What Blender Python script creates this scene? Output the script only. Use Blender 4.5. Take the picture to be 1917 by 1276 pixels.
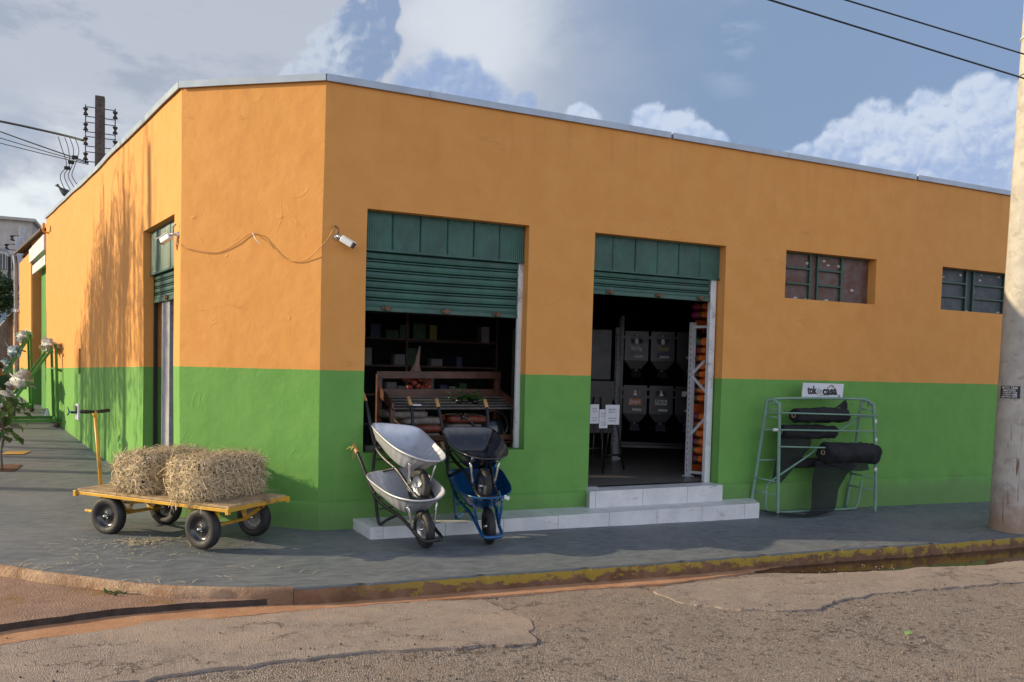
import bpy, bmesh, math, random
from math import sin, cos, pi, radians, sqrt, atan2
from mathutils import Vector, Matrix, Euler, noise

for o in list(bpy.data.objects):
    bpy.data.objects.remove(o)
SC = bpy.context.scene
COL = SC.collection
V = Vector

# ------------------------------------------------------------------ camera
cam_d = bpy.data.cameras.new("camera")
cam = bpy.data.objects.new("camera", cam_d)
COL.objects.link(cam)
yaw, pitch, roll = 0.4233, -0.0432, 0.0248
Fv = V((sin(yaw)*cos(pitch), cos(yaw)*cos(pitch), sin(pitch)))
R0 = V((cos(yaw), -sin(yaw), 0)); U0 = R0.cross(Fv)
Rv = cos(roll)*R0 + sin(roll)*U0; Uv = -sin(roll)*R0 + cos(roll)*U0
M = Matrix((Rv, Uv, -Fv)).transposed().to_4x4()
M.translation = V((-1.556, -8.217, 1.674))
cam.matrix_world = M
cam_d.sensor_width = 36.0
cam_d.lens = 1500.0/1917*36
cam_d.shift_y = 113.4/1917
cam_d.clip_end = 3000
SC.camera = cam
SC.view_settings.view_transform = 'Standard'
SC.view_settings.look = 'None'
SC.view_settings.gamma = 1
SC.view_settings.exposure = 0.20
SC.cycles.max_bounces = 8

# ------------------------------------------------------------------ sun
SUN_EL, SUN_AZ = radians(19), radians(17)      # azimuth: light travels (cos, -sin)
TO_SUN = V((-cos(SUN_AZ)*cos(SUN_EL), sin(SUN_AZ)*cos(SUN_EL), sin(SUN_EL)))
sun_d = bpy.data.lights.new("sun", 'SUN')
sun_d.energy = 5.0
sun_d.angle = radians(0.6)
sun_d.color = (1.0, 0.83, 0.54)
sun = bpy.data.objects.new("sun", sun_d)
sun.rotation_euler = TO_SUN.to_track_quat('Z', 'Y').to_euler()
sun.location = TO_SUN*60
COL.objects.link(sun)

# ------------------------------------------------------------------ world
class NT:
    def __init__(s, tree): s.t = tree
    def n(s, typ, **kw):
        nd = s.t.nodes.new(typ)
        for k, v in kw.items(): setattr(nd, k, v)
        return nd
    def put(s, sock, v):
        if hasattr(v, 'is_output'): s.t.links.new(v, sock)
        elif v is not None: sock.default_value = v
    def m(s, op, a, b=None, c=None, clamp=False):
        nd = s.n('ShaderNodeMath', operation=op, use_clamp=clamp)
        for i, v in enumerate((a, b, c)):
            if v is not None: s.put(nd.inputs[i], v)
        return nd.outputs[0]
    def vm(s, op, a, b=None, scale=None):
        nd = s.n('ShaderNodeVectorMath', operation=op)
        s.put(nd.inputs[0], a)
        if b is not None: s.put(nd.inputs[1], b)
        if scale is not None: s.put(nd.inputs['Scale'], scale)
        return nd.outputs['Value'] if op in ('DISTANCE', 'LENGTH', 'DOT_PRODUCT') else nd.outputs[0]
    def mix(s, f, a, b, blend='MIX'):
        nd = s.n('ShaderNodeMix', data_type='RGBA', blend_type=blend)
        s.put(nd.inputs['Factor'], f)
        s.put(nd.inputs[6], a if hasattr(a, 'is_output') else (*a, 1)[:4])
        s.put(nd.inputs[7], b if hasattr(b, 'is_output') else (*b, 1)[:4])
        return nd.outputs[2]
    def ss(s, x, a, b, lo=0.0, hi=1.0):
        nd = s.n('ShaderNodeMapRange', interpolation_type='SMOOTHSTEP')
        s.put(nd.inputs['Value'], x); s.put(nd.inputs['From Min'], a); s.put(nd.inputs['From Max'], b)
        s.put(nd.inputs['To Min'], lo); s.put(nd.inputs['To Max'], hi)
        return nd.outputs[0]
    def noise(s, vec, scale, detail=4, rough=.55, dist=0.0, color=False):
        nd = s.n('ShaderNodeTexNoise')
        if vec is not None: s.put(nd.inputs['Vector'], vec)
        s.put(nd.inputs['Scale'], scale); s.put(nd.inputs['Detail'], detail); s.put(nd.inputs['Roughness'], rough)
        s.put(nd.inputs['Distortion'], dist)
        return nd.outputs['Color' if color else 'Fac']
    def voro(s, vec, scale, feature='F1', out='Distance', rnd=1.0):
        nd = s.n('ShaderNodeTexVoronoi', feature=feature)
        if vec is not None: s.put(nd.inputs['Vector'], vec)
        s.put(nd.inputs['Scale'], scale); s.put(nd.inputs['Randomness'], rnd)
        return nd.outputs[out]
    def sep(s, v):
        nd = s.n('ShaderNodeSeparateXYZ'); s.put(nd.inputs[0], v); return nd.outputs
    def comb(s, x, y, z):
        nd = s.n('ShaderNodeCombineXYZ')
        for i, v in enumerate((x, y, z)): s.put(nd.inputs[i], v)
        return nd.outputs[0]

W = bpy.data.worlds.new("World"); SC.world = W; W.use_nodes = True
W.cycles.sampling_method = 'MANUAL'; W.cycles.sample_map_resolution = 512
W.node_tree.nodes.clear()
w = NT(W.node_tree)
D = w.n('ShaderNodeTexCoord').outputs['Generated']
dx, dy, dz = w.sep(D)
sky = w.n('ShaderNodeTexSky', sky_type='NISHITA', sun_disc=False)
sky.sun_elevation = SUN_EL
sky.sun_rotation = atan2(TO_SUN.x, TO_SUN.y)
sky.air_density = 1.2; sky.dust_density = 2.0; sky.ozone_density = 1.2
SKY_STRENGTH = 0.10
skyc = w.vm('SCALE', sky.outputs[0], scale=SKY_STRENGTH)
# thin high overcast: pale grey towards the sun side, hazy blue to the right
n1 = w.noise(w.vm('MULTIPLY', D, (1, 1, 2.2)), 3.2, 6, .55)
n2 = w.noise(w.vm('MULTIPLY', D, (1, 1, 2.6)), 9.0, 8, .6)
n3 = w.noise(w.vm('MULTIPLY', D, (1, 1, 1.8)), 6.0, 8, .58, .25)
t = w.m('ADD', dx, w.m('MULTIPLY', w.m('SUBTRACT', n1, .5), .30))
veil = w.mix(w.ss(t, .28, .62), (.475, .505, .585), (.215, .305, .465))
veil = w.mix(w.m('MULTIPLY', w.ss(dx, .5, .85), .5), veil, (.215, .32, .54))
# bright vapour bank behind the tower, thinning to the right
f0 = w.m('SUBTRACT', 1.0, w.m('DIVIDE', w.vm('DISTANCE', w.vm('MULTIPLY', D, (1, 1, .8)), w.vm('MULTIPLY', V((.335, .88, .355)).normalized(), (1, 1, .8))), .17))
veil = w.mix(w.m('MULTIPLY', w.ss(w.m('ADD', f0, w.m('MULTIPLY', w.m('SUBTRACT', n3, .5), 1.5)), .05, .95), .85), veil, (.70, .74, .80))
# grey mottling of the overcast on the left, whiter towards the horizon
lw = w.ss(dx, .26, -.04)
veil = w.mix(w.m('MULTIPLY', w.m('MULTIPLY', lw, w.ss(n2, .50, .66)), .8), veil, (.33, .375, .47))
lowl = w.m('MULTIPLY', lw, w.ss(dz, .30, .17))
veil = w.mix(w.m('MULTIPLY', lowl, w.ss(n3, .56, .40)), veil, (.80, .85, .88))
veil = w.mix(w.m('MULTIPLY', lowl, w.ss(n3, .52, .64)), veil, (.30, .37, .50))
base = w.mix(.86, skyc, veil)

def billow_group():
    """height field of a cumulus: big to small puffs, each octave riding on the last"""
    g = bpy.data.node_groups.new("billow", 'ShaderNodeTree')
    g.interface.new_socket("Vector", in_out='INPUT', socket_type='NodeSocketVector')
    g.interface.new_socket("Value", in_out='OUTPUT', socket_type='NodeSocketFloat')
    b = NT(g)
    gi = b.n('NodeGroupInput'); go = b.n('NodeGroupOutput')
    v = gi.outputs[0]
    wob = b.vm('SCALE', b.vm('SUBTRACT', b.noise(v, 22, 4, .6, color=True), (.5, .5, .5)), scale=.05)
    v2 = b.vm('ADD', v, wob)
    # rounded puffs: one minus squared distance to the nearest cell centre
    def puff(sc):
        d = b.voro(v2, sc); return b.m('SUBTRACT', 1.0, b.m('MULTIPLY', b.m('MULTIPLY', d, d), 1.5))
    f = b.m('ADD', b.m('MULTIPLY', puff(19), .46), b.m('ADD', b.m('MULTIPLY', puff(43), .26), b.m('ADD', b.m('MULTIPLY', puff(95), .13), b.m('MULTIPLY', b.noise(v, 60, 6, .65), .32))))
    b.put(go.inputs[0], b.m('SUBTRACT', f, .62))
    return g
BG = billow_group()
def billow(v):
    nd = w.n('ShaderNodeGroup'); nd.node_tree = BG
    w.put(nd.inputs[0], v); return nd.outputs[0]
bl0 = billow(D)
bl1 = billow(w.vm('ADD', D, V((-.0055, -.0005, .0045))))
lit = w.m('SUBTRACT', bl0, bl1)                        # puffs catch light on their upper left
soft = w.noise(D, 15, 6, .58)
def field(blobs, k=.10):
    f = None
    for c, r in blobs:
        v = w.m('SUBTRACT', 1.0, w.m('DIVIDE', w.vm('DISTANCE', D, V(c).normalized()), r))
        f = v if f is None else w.m('SMOOTH_MAX', f, v, k)
    return f
def cloud(col, blobs, dark, bright, edge, amp, fade, rim, shade, litk=2.2, softk=1.3):
    """blobs give the outline, billows break it up; shade is the share of the cloud in its own shadow"""
    h = w.m('ADD', field(blobs), w.m('MULTIPLY', bl0, amp))
    mask = w.ss(h, 0.0, fade)
    g = w.m('ADD', shade, w.m('ADD', w.m('MULTIPLY', w.m('SUBTRACT', soft, .5), softk), w.m('MULTIPLY', lit, -litk)))
    cc = w.mix(w.ss(g, -.1, 1.1), bright, dark)
    cc = w.mix(w.m('MULTIPLY', w.ss(h, rim, 0.0), .6), cc, edge)
    return w.mix(mask, col, cc)
# dark towering cumulus left of centre, pale along its left flank
sx = w.ss(w.m('ADD', dx, w.m('MULTIPLY', w.m('SUBTRACT', soft, .5), .08)), .150, .232)
base = cloud(base, [((.190,.92,.352),.036),((.207,.907,.372),.036),((.228,.897,.384),.028),((.170,.93,.326),.030),((.15,.938,.312),.024),((.22,.913,.348),.040),((.20,.925,.322),.05),((.243,.905,.362),.020),((.238,.89,.392),.02)],
             (.235,.315,.475), (.49,.55,.645), (.60,.65,.715), .60, .30, .26, w.m('ADD', w.m('MULTIPLY', sx, .80), .14), 1.7, .9)
base = cloud(base, [((.305,.892,.334),.030),((.328,.885,.337),.028),((.275,.91,.312),.040),((.352,.88,.316),.034),((.40,.872,.310),.018),((.30,.90,.305),.055),((.36,.88,.29),.05)],
             (.27,.365,.565), (.44,.52,.66), (.53,.60,.705), .58, .50, .16, .80, 1.4, .9)
# small bright cumulus heads over the roof line
base = cloud(base, [((.458,.838,.287),.026),((.44,.85,.278),.024),((.531,.796,.288),.030),((.550,.784,.276),.034),((.572,.772,.268),.024),((.592,.765,.258),.022),((.615,.755,.248),.018)],
             (.34,.445,.66), (.51,.585,.72), (.56,.63,.75), .55, .30, .14, w.ss(dz, .30, .255, .22, .75))
# the big cumulus on the right, dissolving downwards into blue
base = cloud(base, [((.714,.646,.278),.026),((.722,.635,.262),.03),((.745,.608,.282),.024),((.778,.572,.285),.030),((.795,.553,.275),.032),((.757,.61,.243),.060),((.70,.67,.250),.036),((.685,.688,.238),.026),((.80,.56,.235),.06),((.668,.70,.243),.018),((.655,.715,.236),.018),((.64,.73,.228),.014),((.73,.65,.215),.05)],
             (.32,.42,.63), (.53,.60,.725), (.58,.645,.755), .56, .30, .14, w.ss(dz, .300, .205, .16, .82), 2.0, 1.2)
# faint shred of cloud high on the right
base = w.mix(w.m('MULTIPLY', w.m('MULTIPLY', w.ss(w.vm('DISTANCE', w.vm('MULTIPLY', D, (1, 1, .55)), w.vm('MULTIPLY', V((.585, .727, .358)).normalized(), (1, 1, .55))), .045, .0), w.ss(n2, .44, .62)), .55), base, (.42, .50, .63))
# added fill light: unseen sky behind the viewer, bright at the horizon, dimmer overhead
back = w.mix(w.ss(dz, .15, .75), (1.12, 1.19, 1.36), (.22, .29, .44))
base = w.mix(w.ss(dy, .25, -.35), base, back)
base = w.mix(w.ss(dz, -.02, -.12), base, (.16, .13, .11))
bgn = w.n('ShaderNodeBackground'); w.put(bgn.inputs[0], base); bgn.inputs[1].default_value = 1.0
w.put(w.n('ShaderNodeOutputWorld').inputs[0], bgn.outputs[0])

# ------------------------------------------------------------------ helpers
rnd = random.Random(7)
class MB:
    def __init__(s): s.v = []; s.f = []; s.mi = []; s.sm = []
    def add(s, vs, fs, mi=0, smooth=False):
        b = len(s.v); s.v += [tuple(p) for p in vs]
        for f in fs: s.f.append([b+i for i in f]); s.mi.append(mi); s.sm.append(smooth)
        return s
    def box(s, c, d, rot=None, mi=0):
        hx, hy, hz = d[0]/2, d[1]/2, d[2]/2
        ps = [V((x, y, z)) for x in (-hx, hx) for y in (-hy, hy) for z in (-hz, hz)]
        if rot is not None: ps = [rot @ p for p in ps]
        ps = [p+V(c) for p in ps]
        return s.add(ps, [(0,1,3,2),(4,6,7,5),(0,4,5,1),(2,3,7,6),(0,2,6,4),(1,5,7,3)], mi)
    def bar(s, a, b, wd, ht, up=(0,0,1), mi=0):
        a, b = V(a), V(b); d = b-a; L = d.length; x = d/L
        y = V(up).cross(x)
        if y.length < 1e-4: y = V((0,1,0)).cross(x)
        y.normalize(); z = x.cross(y)
        return s.box((a+b)/2, (L, wd, ht), Matrix((x, y, z)).transposed(), mi)
    def tube(s, pts, r, n=8, caps=True, mi=0, closed=False):
        pts = [V(p) for p in pts]; N = len(pts)
        rs = r if isinstance(r, (list, tuple)) else [r]*N
        vs = []; prev = None
        for i, p in enumerate(pts):
            if closed: d = pts[(i+1) % N]-pts[i-1]
            else: d = pts[min(i+1, N-1)]-pts[max(i-1, 0)]
            d.normalize()
            if prev is None:
                u = d.orthogonal().normalized()
            else:
                u = prev-d*prev.dot(d)
                if u.length < 1e-5: u = d.orthogonal()
                u.normalize()
            prev = u; v = d.cross(u)
            for k in range(n):
                a = 2*pi*k/n; vs.append(p+(u*cos(a)+v*sin(a))*rs[i])
        fs = []
        rng = N if closed else N-1
        for i in range(rng):
            j = (i+1) % N
            for k in range(n):
                k2 = (k+1) % n
                fs.append((i*n+k, i*n+k2, j*n+k2, j*n+k))
        s.add(vs, fs, mi, True)
        if caps and not closed:
            b = len(s.v)-N*n
            s.f.append([b+k for k in range(n)][::-1]); s.mi.append(mi); s.sm.append(False)
            s.f.append([b+(N-1)*n+k for k in range(n)]); s.mi.append(mi); s.sm.append(False)
        return s
    def loft(s, loops, closed=True, cap0=False, cap1=False, mi=0, smooth=True):
        n = len(loops[0]); vs = [p for l in loops for p in l]; fs = []
        for i in range(len(loops)-1):
            for k in range(n if closed else n-1):
                k2 = (k+1) % n
                fs.append((i*n+k, i*n+k2, (i+1)*n+k2, (i+1)*n+k))
        b = len(s.v)
        s.add(vs, fs, mi, smooth)
        if cap0: s.f.append([b+k for k in range(n)][::-1]); s.mi.append(mi); s.sm.append(False)
        if cap1: s.f.append([b+(len(loops)-1)*n+k for k in range(n)]); s.mi.append(mi); s.sm.append(False)
        return s
    def lathe(s, prof, c=(0,0,0), axis=(0,0,1), n=24, mi=0, caps=False, mod=None):
        ax = V(axis).normalized(); u = ax.orthogonal().normalized(); v = ax.cross(u); c = V(c)
        loops = []
        for j, (r, h) in enumerate(prof):
            l = []
            for k in range(n):
                a = 2*pi*k/n; rr = r+(mod(j, k) if mod else 0)
                l.append(c+ax*h+(u*cos(a)+v*sin(a))*rr)
            loops.append(l)
        return s.loft(loops, True, caps, caps, mi)
    def ball(s, c, r, nu=12, nv=8, mi=0):
        rx, ry, rz = (r, r, r) if not isinstance(r, (tuple, list)) else r
        c = V(c); loops = []
        for i in range(nv+1):
            th = pi*i/nv
            loops.append([c+V((rx*sin(th)*cos(2*pi*k/nu), ry*sin(th)*sin(2*pi*k/nu), -rz*cos(th))) for k in range(nu)])
        return s.loft(loops, True, mi=mi)
    def prism(s, poly, z0, z1, mi=0, mi_side=None):
        n = len(poly); f0 = z0 if callable(z0) else (lambda x, y: z0); f1 = z1 if callable(z1) else (lambda x, y: z1)
        b = len(s.v)
        s.v += [(x, y, f0(x, y)) for x, y in poly]+[(x, y, f1(x, y)) for x, y in poly]
        s.f.append([b+n+k for k in range(n)]); s.mi.append(mi); s.sm.append(False)
        s.f.append([b+k for k in range(n)][::-1]); s.mi.append(mi); s.sm.append(False)
        for k in range(n):
            k2 = (k+1) % n
            s.f.append([b+k, b+k2, b+n+k2, b+n+k]); s.mi.append(mi if mi_side is None else mi_side); s.sm.append(False)
        return s
    def quad(s, *p, mi=0): return s.add(p, [tuple(range(len(p)))], mi)
    def build(s, name, mats, parent=None, loc=None, bevel=0, subsurf=0, bseg=2):
        me = bpy.data.meshes.new(name)
        me.from_pydata(s.v, [], s.f); me.update()
        mats = mats if isinstance(mats, (list, tuple)) else [mats]
        for m_ in mats: me.materials.append(m_)
        for p, a, b in zip(me.polygons, s.mi, s.sm): p.material_index = a; p.use_smooth = b
        o = bpy.data.objects.new(name, me); COL.objects.link(o)
        if parent is not None: o.parent = parent
        if loc is not None: o.location = loc
        if bevel:
            md = o.modifiers.new("bevel", 'BEVEL'); md.width = bevel; md.segments = bseg; md.limit_method = 'ANGLE'; md.angle_limit = radians(40)
            md.harden_normals = False
        if subsurf:
            md = o.modifiers.new("sub", 'SUBSURF'); md.levels = subsurf; md.render_levels = subsurf
        return o

def tag(o, label=None, cat=None, group=None, kind=None):
    if label: o['label'] = label
    if cat: o['category'] = cat
    if group: o['group'] = group
    if kind: o['kind'] = kind
    return o
def thing(name, label, cat, loc=(0,0,0), rz=0.0, group=None, rot=None):
    o = bpy.data.objects.new(name, None); COL.objects.link(o)
    o.empty_display_size = .2
    o.location = loc; o.rotation_euler = rot if rot else (0, 0, rz)
    return tag(o, label, cat, group)
def copy_tree(o, parent=None):
    c = o.copy(); COL.objects.link(c)
    if parent is not None: c.parent = parent
    for ch in list(o.children): copy_tree(ch, c)
    return c
def text(name, body, size, mat, parent, mtx, align='CENTER', bold=0.0, width=None):
    cu = bpy.data.curves.new(name, 'FONT'); cu.body = body; cu.size = size
    cu.align_x = align; cu.align_y = 'CENTER'; cu.extrude = 0.0008; cu.offset = bold
    cu.materials.append(mat)
    o = bpy.data.objects.new(name, cu); COL.objects.link(o)
    bpy.context.view_layer.update()
    me = bpy.data.meshes.new_from_object(o.evaluated_get(bpy.context.evaluated_depsgraph_get()))
    bpy.data.objects.remove(o); bpy.data.curves.remove(cu); me.name = name
    xs = [v.co.x for v in me.vertices]; k = width/(max(xs)-min(xs)) if width else 1
    me.transform(mtx @ Matrix.Diagonal((k, 1, 1, 1)))
    o = bpy.data.objects.new(name, me); COL.objects.link(o); o.parent = parent
    return o
def face_mtx(c, right, up):
    r = V(right).normalized(); u = V(up).normalized(); n = r.cross(u)
    m_ = Matrix((r, u, n)).transposed().to_4x4(); m_.translation = V(c); return m_

# ------------------------------------------------------------------ materials
def mat(name, col, rough=.6, metal=0.0, var=.12, scale=6.0, bump=0.0, bscale=60.0, col2=None, spec=.5, coat=0.0, sub=0.0, dirt=None):
    m_ = bpy.data.materials.new(name); m_.use_nodes = True
    nt = NT(m_.node_tree); p = m_.node_tree.nodes['Principled BSDF']
    co = nt.n('ShaderNodeTexCoord').outputs['Object']
    nz = nt.noise(co, scale, 5, .6)
    a = tuple(max(0, c*(1-var)) for c in col); b = tuple(min(1, c*(1+var)) for c in col)
    if col2: a, b = col, col2
    c = nt.mix(nt.ss(nz, .3, .7), a, b)
    if dirt:
        c = nt.mix(nt.ss(nt.noise(co, dirt[1], 8, .65), .52, .7), c, dirt[0])
    nt.put(p.inputs['Base Color'], c)
    nt.put(p.inputs['Roughness'], nt.ss(nt.noise(co, scale*2.3, 4), .2, .8, max(.02, rough*.85), min(1, rough*1.15)))
    p.inputs['Metallic'].default_value = metal
    p.inputs['Specular IOR Level'].default_value = spec
    p.inputs['Coat Weight'].default_value = coat
    if bump:
        bn = nt.n('ShaderNodeBump'); bn.inputs['Strength'].default_value = bump; bn.inputs['Distance'].default_value = .01
        nt.put(bn.inputs['Height'], nt.noise(co, bscale, 5, .6)); nt.put(p.inputs['Normal'], bn.outputs[0])
    return m_

def paint_mat():
    """orange over green house paint on lumpy plaster; the paint line is set by height"""
    m_ = bpy.data.materials.new("painted plaster"); m_.use_nodes = True
    nt = NT(m_.node_tree); p = m_.node_tree.nodes['Principled BSDF']
    g = nt.n('ShaderNodeNewGeometry').outputs['Position']
    x, y, z = nt.sep(g)
    fine = nt.noise(g, 55, 6, .6); mid = nt.noise(g, 3.2, 5, .6); big = nt.noise(g, .6, 3, .5)
    org = nt.mix(nt.ss(mid, .3, .72), (.65, .295, .074), (.69, .325, .090))
    org = nt.mix(nt.m('MULTIPLY', nt.ss(nt.noise(nt.vm('MULTIPLY', g, (1, 1, .6)), 1.1, 6, .65), .55, .75), .30), org, (.52, .215, .05))
    # water streaks under the coping
    st = nt.noise(nt.vm('MULTIPLY', g, (7, 7, .5)), 1.0, 5, .6)
    up = nt.ss(z, 3.5, 4.7)
    org = nt.mix(nt.m('MULTIPLY', nt.m('MULTIPLY', nt.ss(st, .5, .75), up), .35), org, (.42, .19, .06))
    grn = nt.mix(nt.ss(mid, .3, .7), (.130, .315, .068), (.150, .345, .078))
    grn = nt.mix(nt.m('MULTIPLY', nt.ss(fine, .62, .78), .25), grn, (.16, .36, .09))
    grn = nt.mix(nt.m('MULTIPLY', nt.ss(nt.noise(nt.vm('MULTIPLY', g, (9, 9, .7)), 1.0, 5, .6), .58, .74), .22), grn, (.20, .33, .13))
    org = nt.mix(nt.m('MULTIPLY', nt.ss(nt.noise(nt.vm('MULTIPLY', g, (1, 1, 4)), 1.3, 7, .7), .62, .72), .45), org, (.42, .17, .05))
    # splash dirt low down
    low = nt.ss(nt.m('ADD', z, nt.m('MULTIPLY', nt.noise(g, 2.4, 5, .6), -.5)), .12, -.28)
    grn = nt.mix(nt.m('MULTIPLY', low, .55), grn, (.10, .15, .06))
    line = nt.m('SUBTRACT', 1.6, nt.m('MULTIPLY', nt.m('MAXIMUM', nt.m('SUBTRACT', y, .95), 0.0), .0168))
    zz = nt.m('ADD', z, nt.m('MULTIPLY', nt.m('SUBTRACT', nt.noise(g, 2.0, 4, .6), .5), .012))
    chip = nt.m('MULTIPLY', nt.m('GREATER_THAN', nt.noise(g, 30, 3, .6), .73), nt.ss(nt.m('ABSOLUTE', nt.m('SUBTRACT', z, line)), .03, .004))
    c = nt.mix(nt.m('GREATER_THAN', zz, line), grn, org)
    c = nt.mix(chip, c, (.55, .55, .42))
    nt.put(p.inputs['Base Color'], c)
    p.inputs['Roughness'].default_value = .72
    p.inputs['Specular IOR Level'].default_value = .25
    # lumps, trowel ridges, fine sand
    rid = nt.m('ABSOLUTE', nt.m('SUBTRACT', nt.noise(g, 1.6, 3, .5, 1.2), .5))
    rid = nt.ss(rid, .0, .025, 1.0, 0.0)
    rid = nt.m('MULTIPLY', rid, nt.ss(nt.noise(g, 1.1, 3, .5), .5, .62))
    lum = nt.ss(nt.voro(nt.vm('ADD', g, nt.vm('SCALE', nt.noise(g, 6, 2, color=True), scale=.15)), 3.0), .0, .09, 1.0, 0.0)
    h = nt.m('ADD', nt.m('MULTIPLY', fine, .16), nt.m('ADD', nt.m('MULTIPLY', rid, .35), nt.m('MULTIPLY', lum, .5)))
    h = nt.m('ADD', h, nt.m('MULTIPLY', nt.noise(g, 5, 4, .5), 1.1))
    bn = nt.n('ShaderNodeBump'); bn.inputs['Strength'].default_value = .65; bn.inputs['Distance'].default_value = .013
    nt.put(bn.inputs['Height'], h); nt.put(p.inputs['Normal'], bn.outputs[0])
    return m_

def ground_mat(name, kind):
    m_ = bpy.data.materials.new(name); m_.use_nodes = True
    nt = NT(m_.node_tree); p = m_.node_tree.nodes['Principled BSDF']
    g = nt.n('ShaderNodeNewGeometry').outputs['Position']
    x, y, z = nt.sep(g)
    big = nt.noise(g, .8, 5, .6); mid = nt.noise(g, 4.5, 6, .65); fine = nt.noise(g, 45, 5, .7); gr = nt.noise(g, 130, 3, .6)
    bn = nt.n('ShaderNodeBump')
    if kind == 'walk':
        # brushed paint over cement: strokes run along the street
        warp_ = nt.vm('ADD', g, nt.vm('SCALE', nt.noise(g, 1.3, 3, .5, color=True), scale=.5))
        br = nt.noise(nt.vm('MULTIPLY', warp_, (.8, 2.6, 1)), 7.0, 7, .62)
        c = nt.mix(nt.ss(br, .25, .75), (.098, .112, .126), (.200, .214, .224))
        c = nt.mix(nt.m('MULTIPLY', nt.ss(big, .45, .7), .55), c, (.215, .222, .225))
        c = nt.mix(nt.m('MULTIPLY', nt.ss(nt.noise(g, 1.9, 7, .7), .56, .68), .45), c, (.10, .112, .122))
        c = nt.mix(nt.m('MULTIPLY', nt.ss(gr, .68, .75), .5), c, (.24, .24, .235))
        dirt = nt.m('MULTIPLY', nt.ss(nt.noise(g, 2.6, 7, .7), .54, .70), nt.ss(nt.m('ADD', y, nt.m('MULTIPLY', x, .0)), -1.1, -2.0))
        c = nt.mix(nt.m('MULTIPLY', dirt, .5), c, (.26, .20, .155))
        jx = nt.m('ABSOLUTE', nt.m('SUBTRACT', nt.m('FRACT', nt.m('DIVIDE', nt.m('ADD', nt.m('ADD', x, nt.m('MULTIPLY', y, .28)), nt.m('MULTIPLY', nt.noise(g, 3, 3), .02)), 2.1)), .5))
        joint = nt.m('MULTIPLY', nt.m('GREATER_THAN', jx, .4975), nt.ss(x, -.2, .3))
        c = nt.mix(nt.m('MULTIPLY', joint, .6), c, (.23, .235, .24))
        h = nt.m('ADD', nt.m('MULTIPLY', br, .40), nt.m('ADD', nt.m('MULTIPLY', fine, .35), nt.m('MULTIPLY', gr, .12)))
        bn.inputs['Strength'].default_value = .5; bn.inputs['Distance'].default_value = .012
        rough = .62
    elif kind in ('smooth', 'coarse'):
        co_ = kind == 'coarse'
        sc = 84 if co_ else 110
        cell = nt.voro(g, sc, 'F1', 'Color'); cv = nt.sep(cell)[0]; cd = nt.voro(g, sc)
        cell2 = nt.sep(nt.voro(g, 27, 'F1', 'Color'))[0]
        ground_ = nt.mix(nt.ss(mid, .3, .7), (.34, .265, .22) if co_ else (.30, .232, .19), (.47, .38, .32) if co_ else (.40, .318, .265))
        c = nt.mix(nt.m('MULTIPLY', cv, .6 if co_ else .3), ground_, (.56, .47, .405))
        c = nt.mix(nt.m('MULTIPLY', nt.ss(cv, .90, .99), .8 if co_ else .35), c, (.70, .62, .55))
        c = nt.mix(nt.m('MULTIPLY', nt.ss(cd, .36, .68), .62 if co_ else .3), c, (.13, .10, .085))
        c = nt.mix(nt.m('MULTIPLY', nt.ss(cell2, .86, .97), .6 if co_ else .2), c, (.085, .075, .07))
        # red dust gathered in broad drifts, worst near the kerb
        dust = nt.m('ADD', nt.noise(nt.vm('MULTIPLY', g, (.5, 1, 1)), 1.5, 7, .65), nt.m('MULTIPLY', nt.ss(y, -3.6, -2.1), .13))
        c = nt.mix(nt.m('MULTIPLY', nt.ss(dust, .52, .74), .55), c, (.47, .345, .265))
        c = nt.mix(nt.m('MULTIPLY', nt.ss(nt.noise(nt.vm('MULTIPLY', g, (1, 2.4, 1)), 2.8, 8, .72), .60, .72), .6), c, (.54, .44, .36))
        # oily and bare patches
        c = nt.mix(nt.m('MULTIPLY', nt.ss(nt.noise(nt.vm('MULTIPLY', g, (1, 2.0, 1)), 2.1, 8, .75), .60, .70), .75 if co_ else .35), c, (.085, .074, .07))
        # cracks: thin broken lines running along the street
        wv_ = nt.vm('ADD', nt.vm('MULTIPLY', g, (.55, 1.5, 1)), nt.vm('SCALE', nt.noise(g, 2.3, 6, .7, color=True), scale=.8))
        ck = nt.ss(nt.voro(wv_, 1.15, 'DISTANCE_TO_EDGE'), .016, .004)
        ck = nt.m('MULTIPLY', ck, nt.ss(nt.noise(g, 1.4, 5, .6), .47, .58))
        c = nt.mix(nt.m('MULTIPLY', ck, .6), c, (.05, .033, .03))
        h = nt.m('ADD', nt.m('MULTIPLY', cd, -1.8 if co_ else -.9), nt.m('ADD', nt.m('MULTIPLY', cv, 1.1 if co_ else .4), nt.m('ADD', nt.m('MULTIPLY', mid, 1.8), nt.m('MULTIPLY', fine, .5))))
        h = nt.m('SUBTRACT', h, nt.m('MULTIPLY', ck, 1.5))
        bn.inputs['Strength'].default_value = .9 if co_ else .75; bn.inputs['Distance'].default_value = .016 if co_ else .012
        rough = .88
    elif kind == 'soil':
        c = nt.mix(nt.ss(mid, .3, .7), (.40, .195, .10), (.52, .29, .165))
        c = nt.mix(nt.m('MULTIPLY', nt.ss(fine, .6, .75), .5), c, (.56, .36, .22))
        h = nt.m('ADD', fine, nt.m('MULTIPLY', gr, .5)); rough = .95
        bn.inputs['Strength'].default_value = .7; bn.inputs['Distance'].default_value = .012
    elif kind == 'apron':
        c = nt.mix(nt.ss(mid, .3, .7), (.24, .15, .11), (.35, .225, .165))
        c = nt.mix(nt.m('MULTIPLY', nt.ss(big, .45, .7), .7), c, (.32, .17, .10))
        c = nt.mix(nt.m('MULTIPLY', nt.ss(nt.noise(g, 1.7, 6, .6), .60, .68), .8), c, (.24, .13, .035))
        h = nt.m('ADD', fine, nt.m('MULTIPLY', nt.voro(g, 70), .8)); rough = .8
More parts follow.
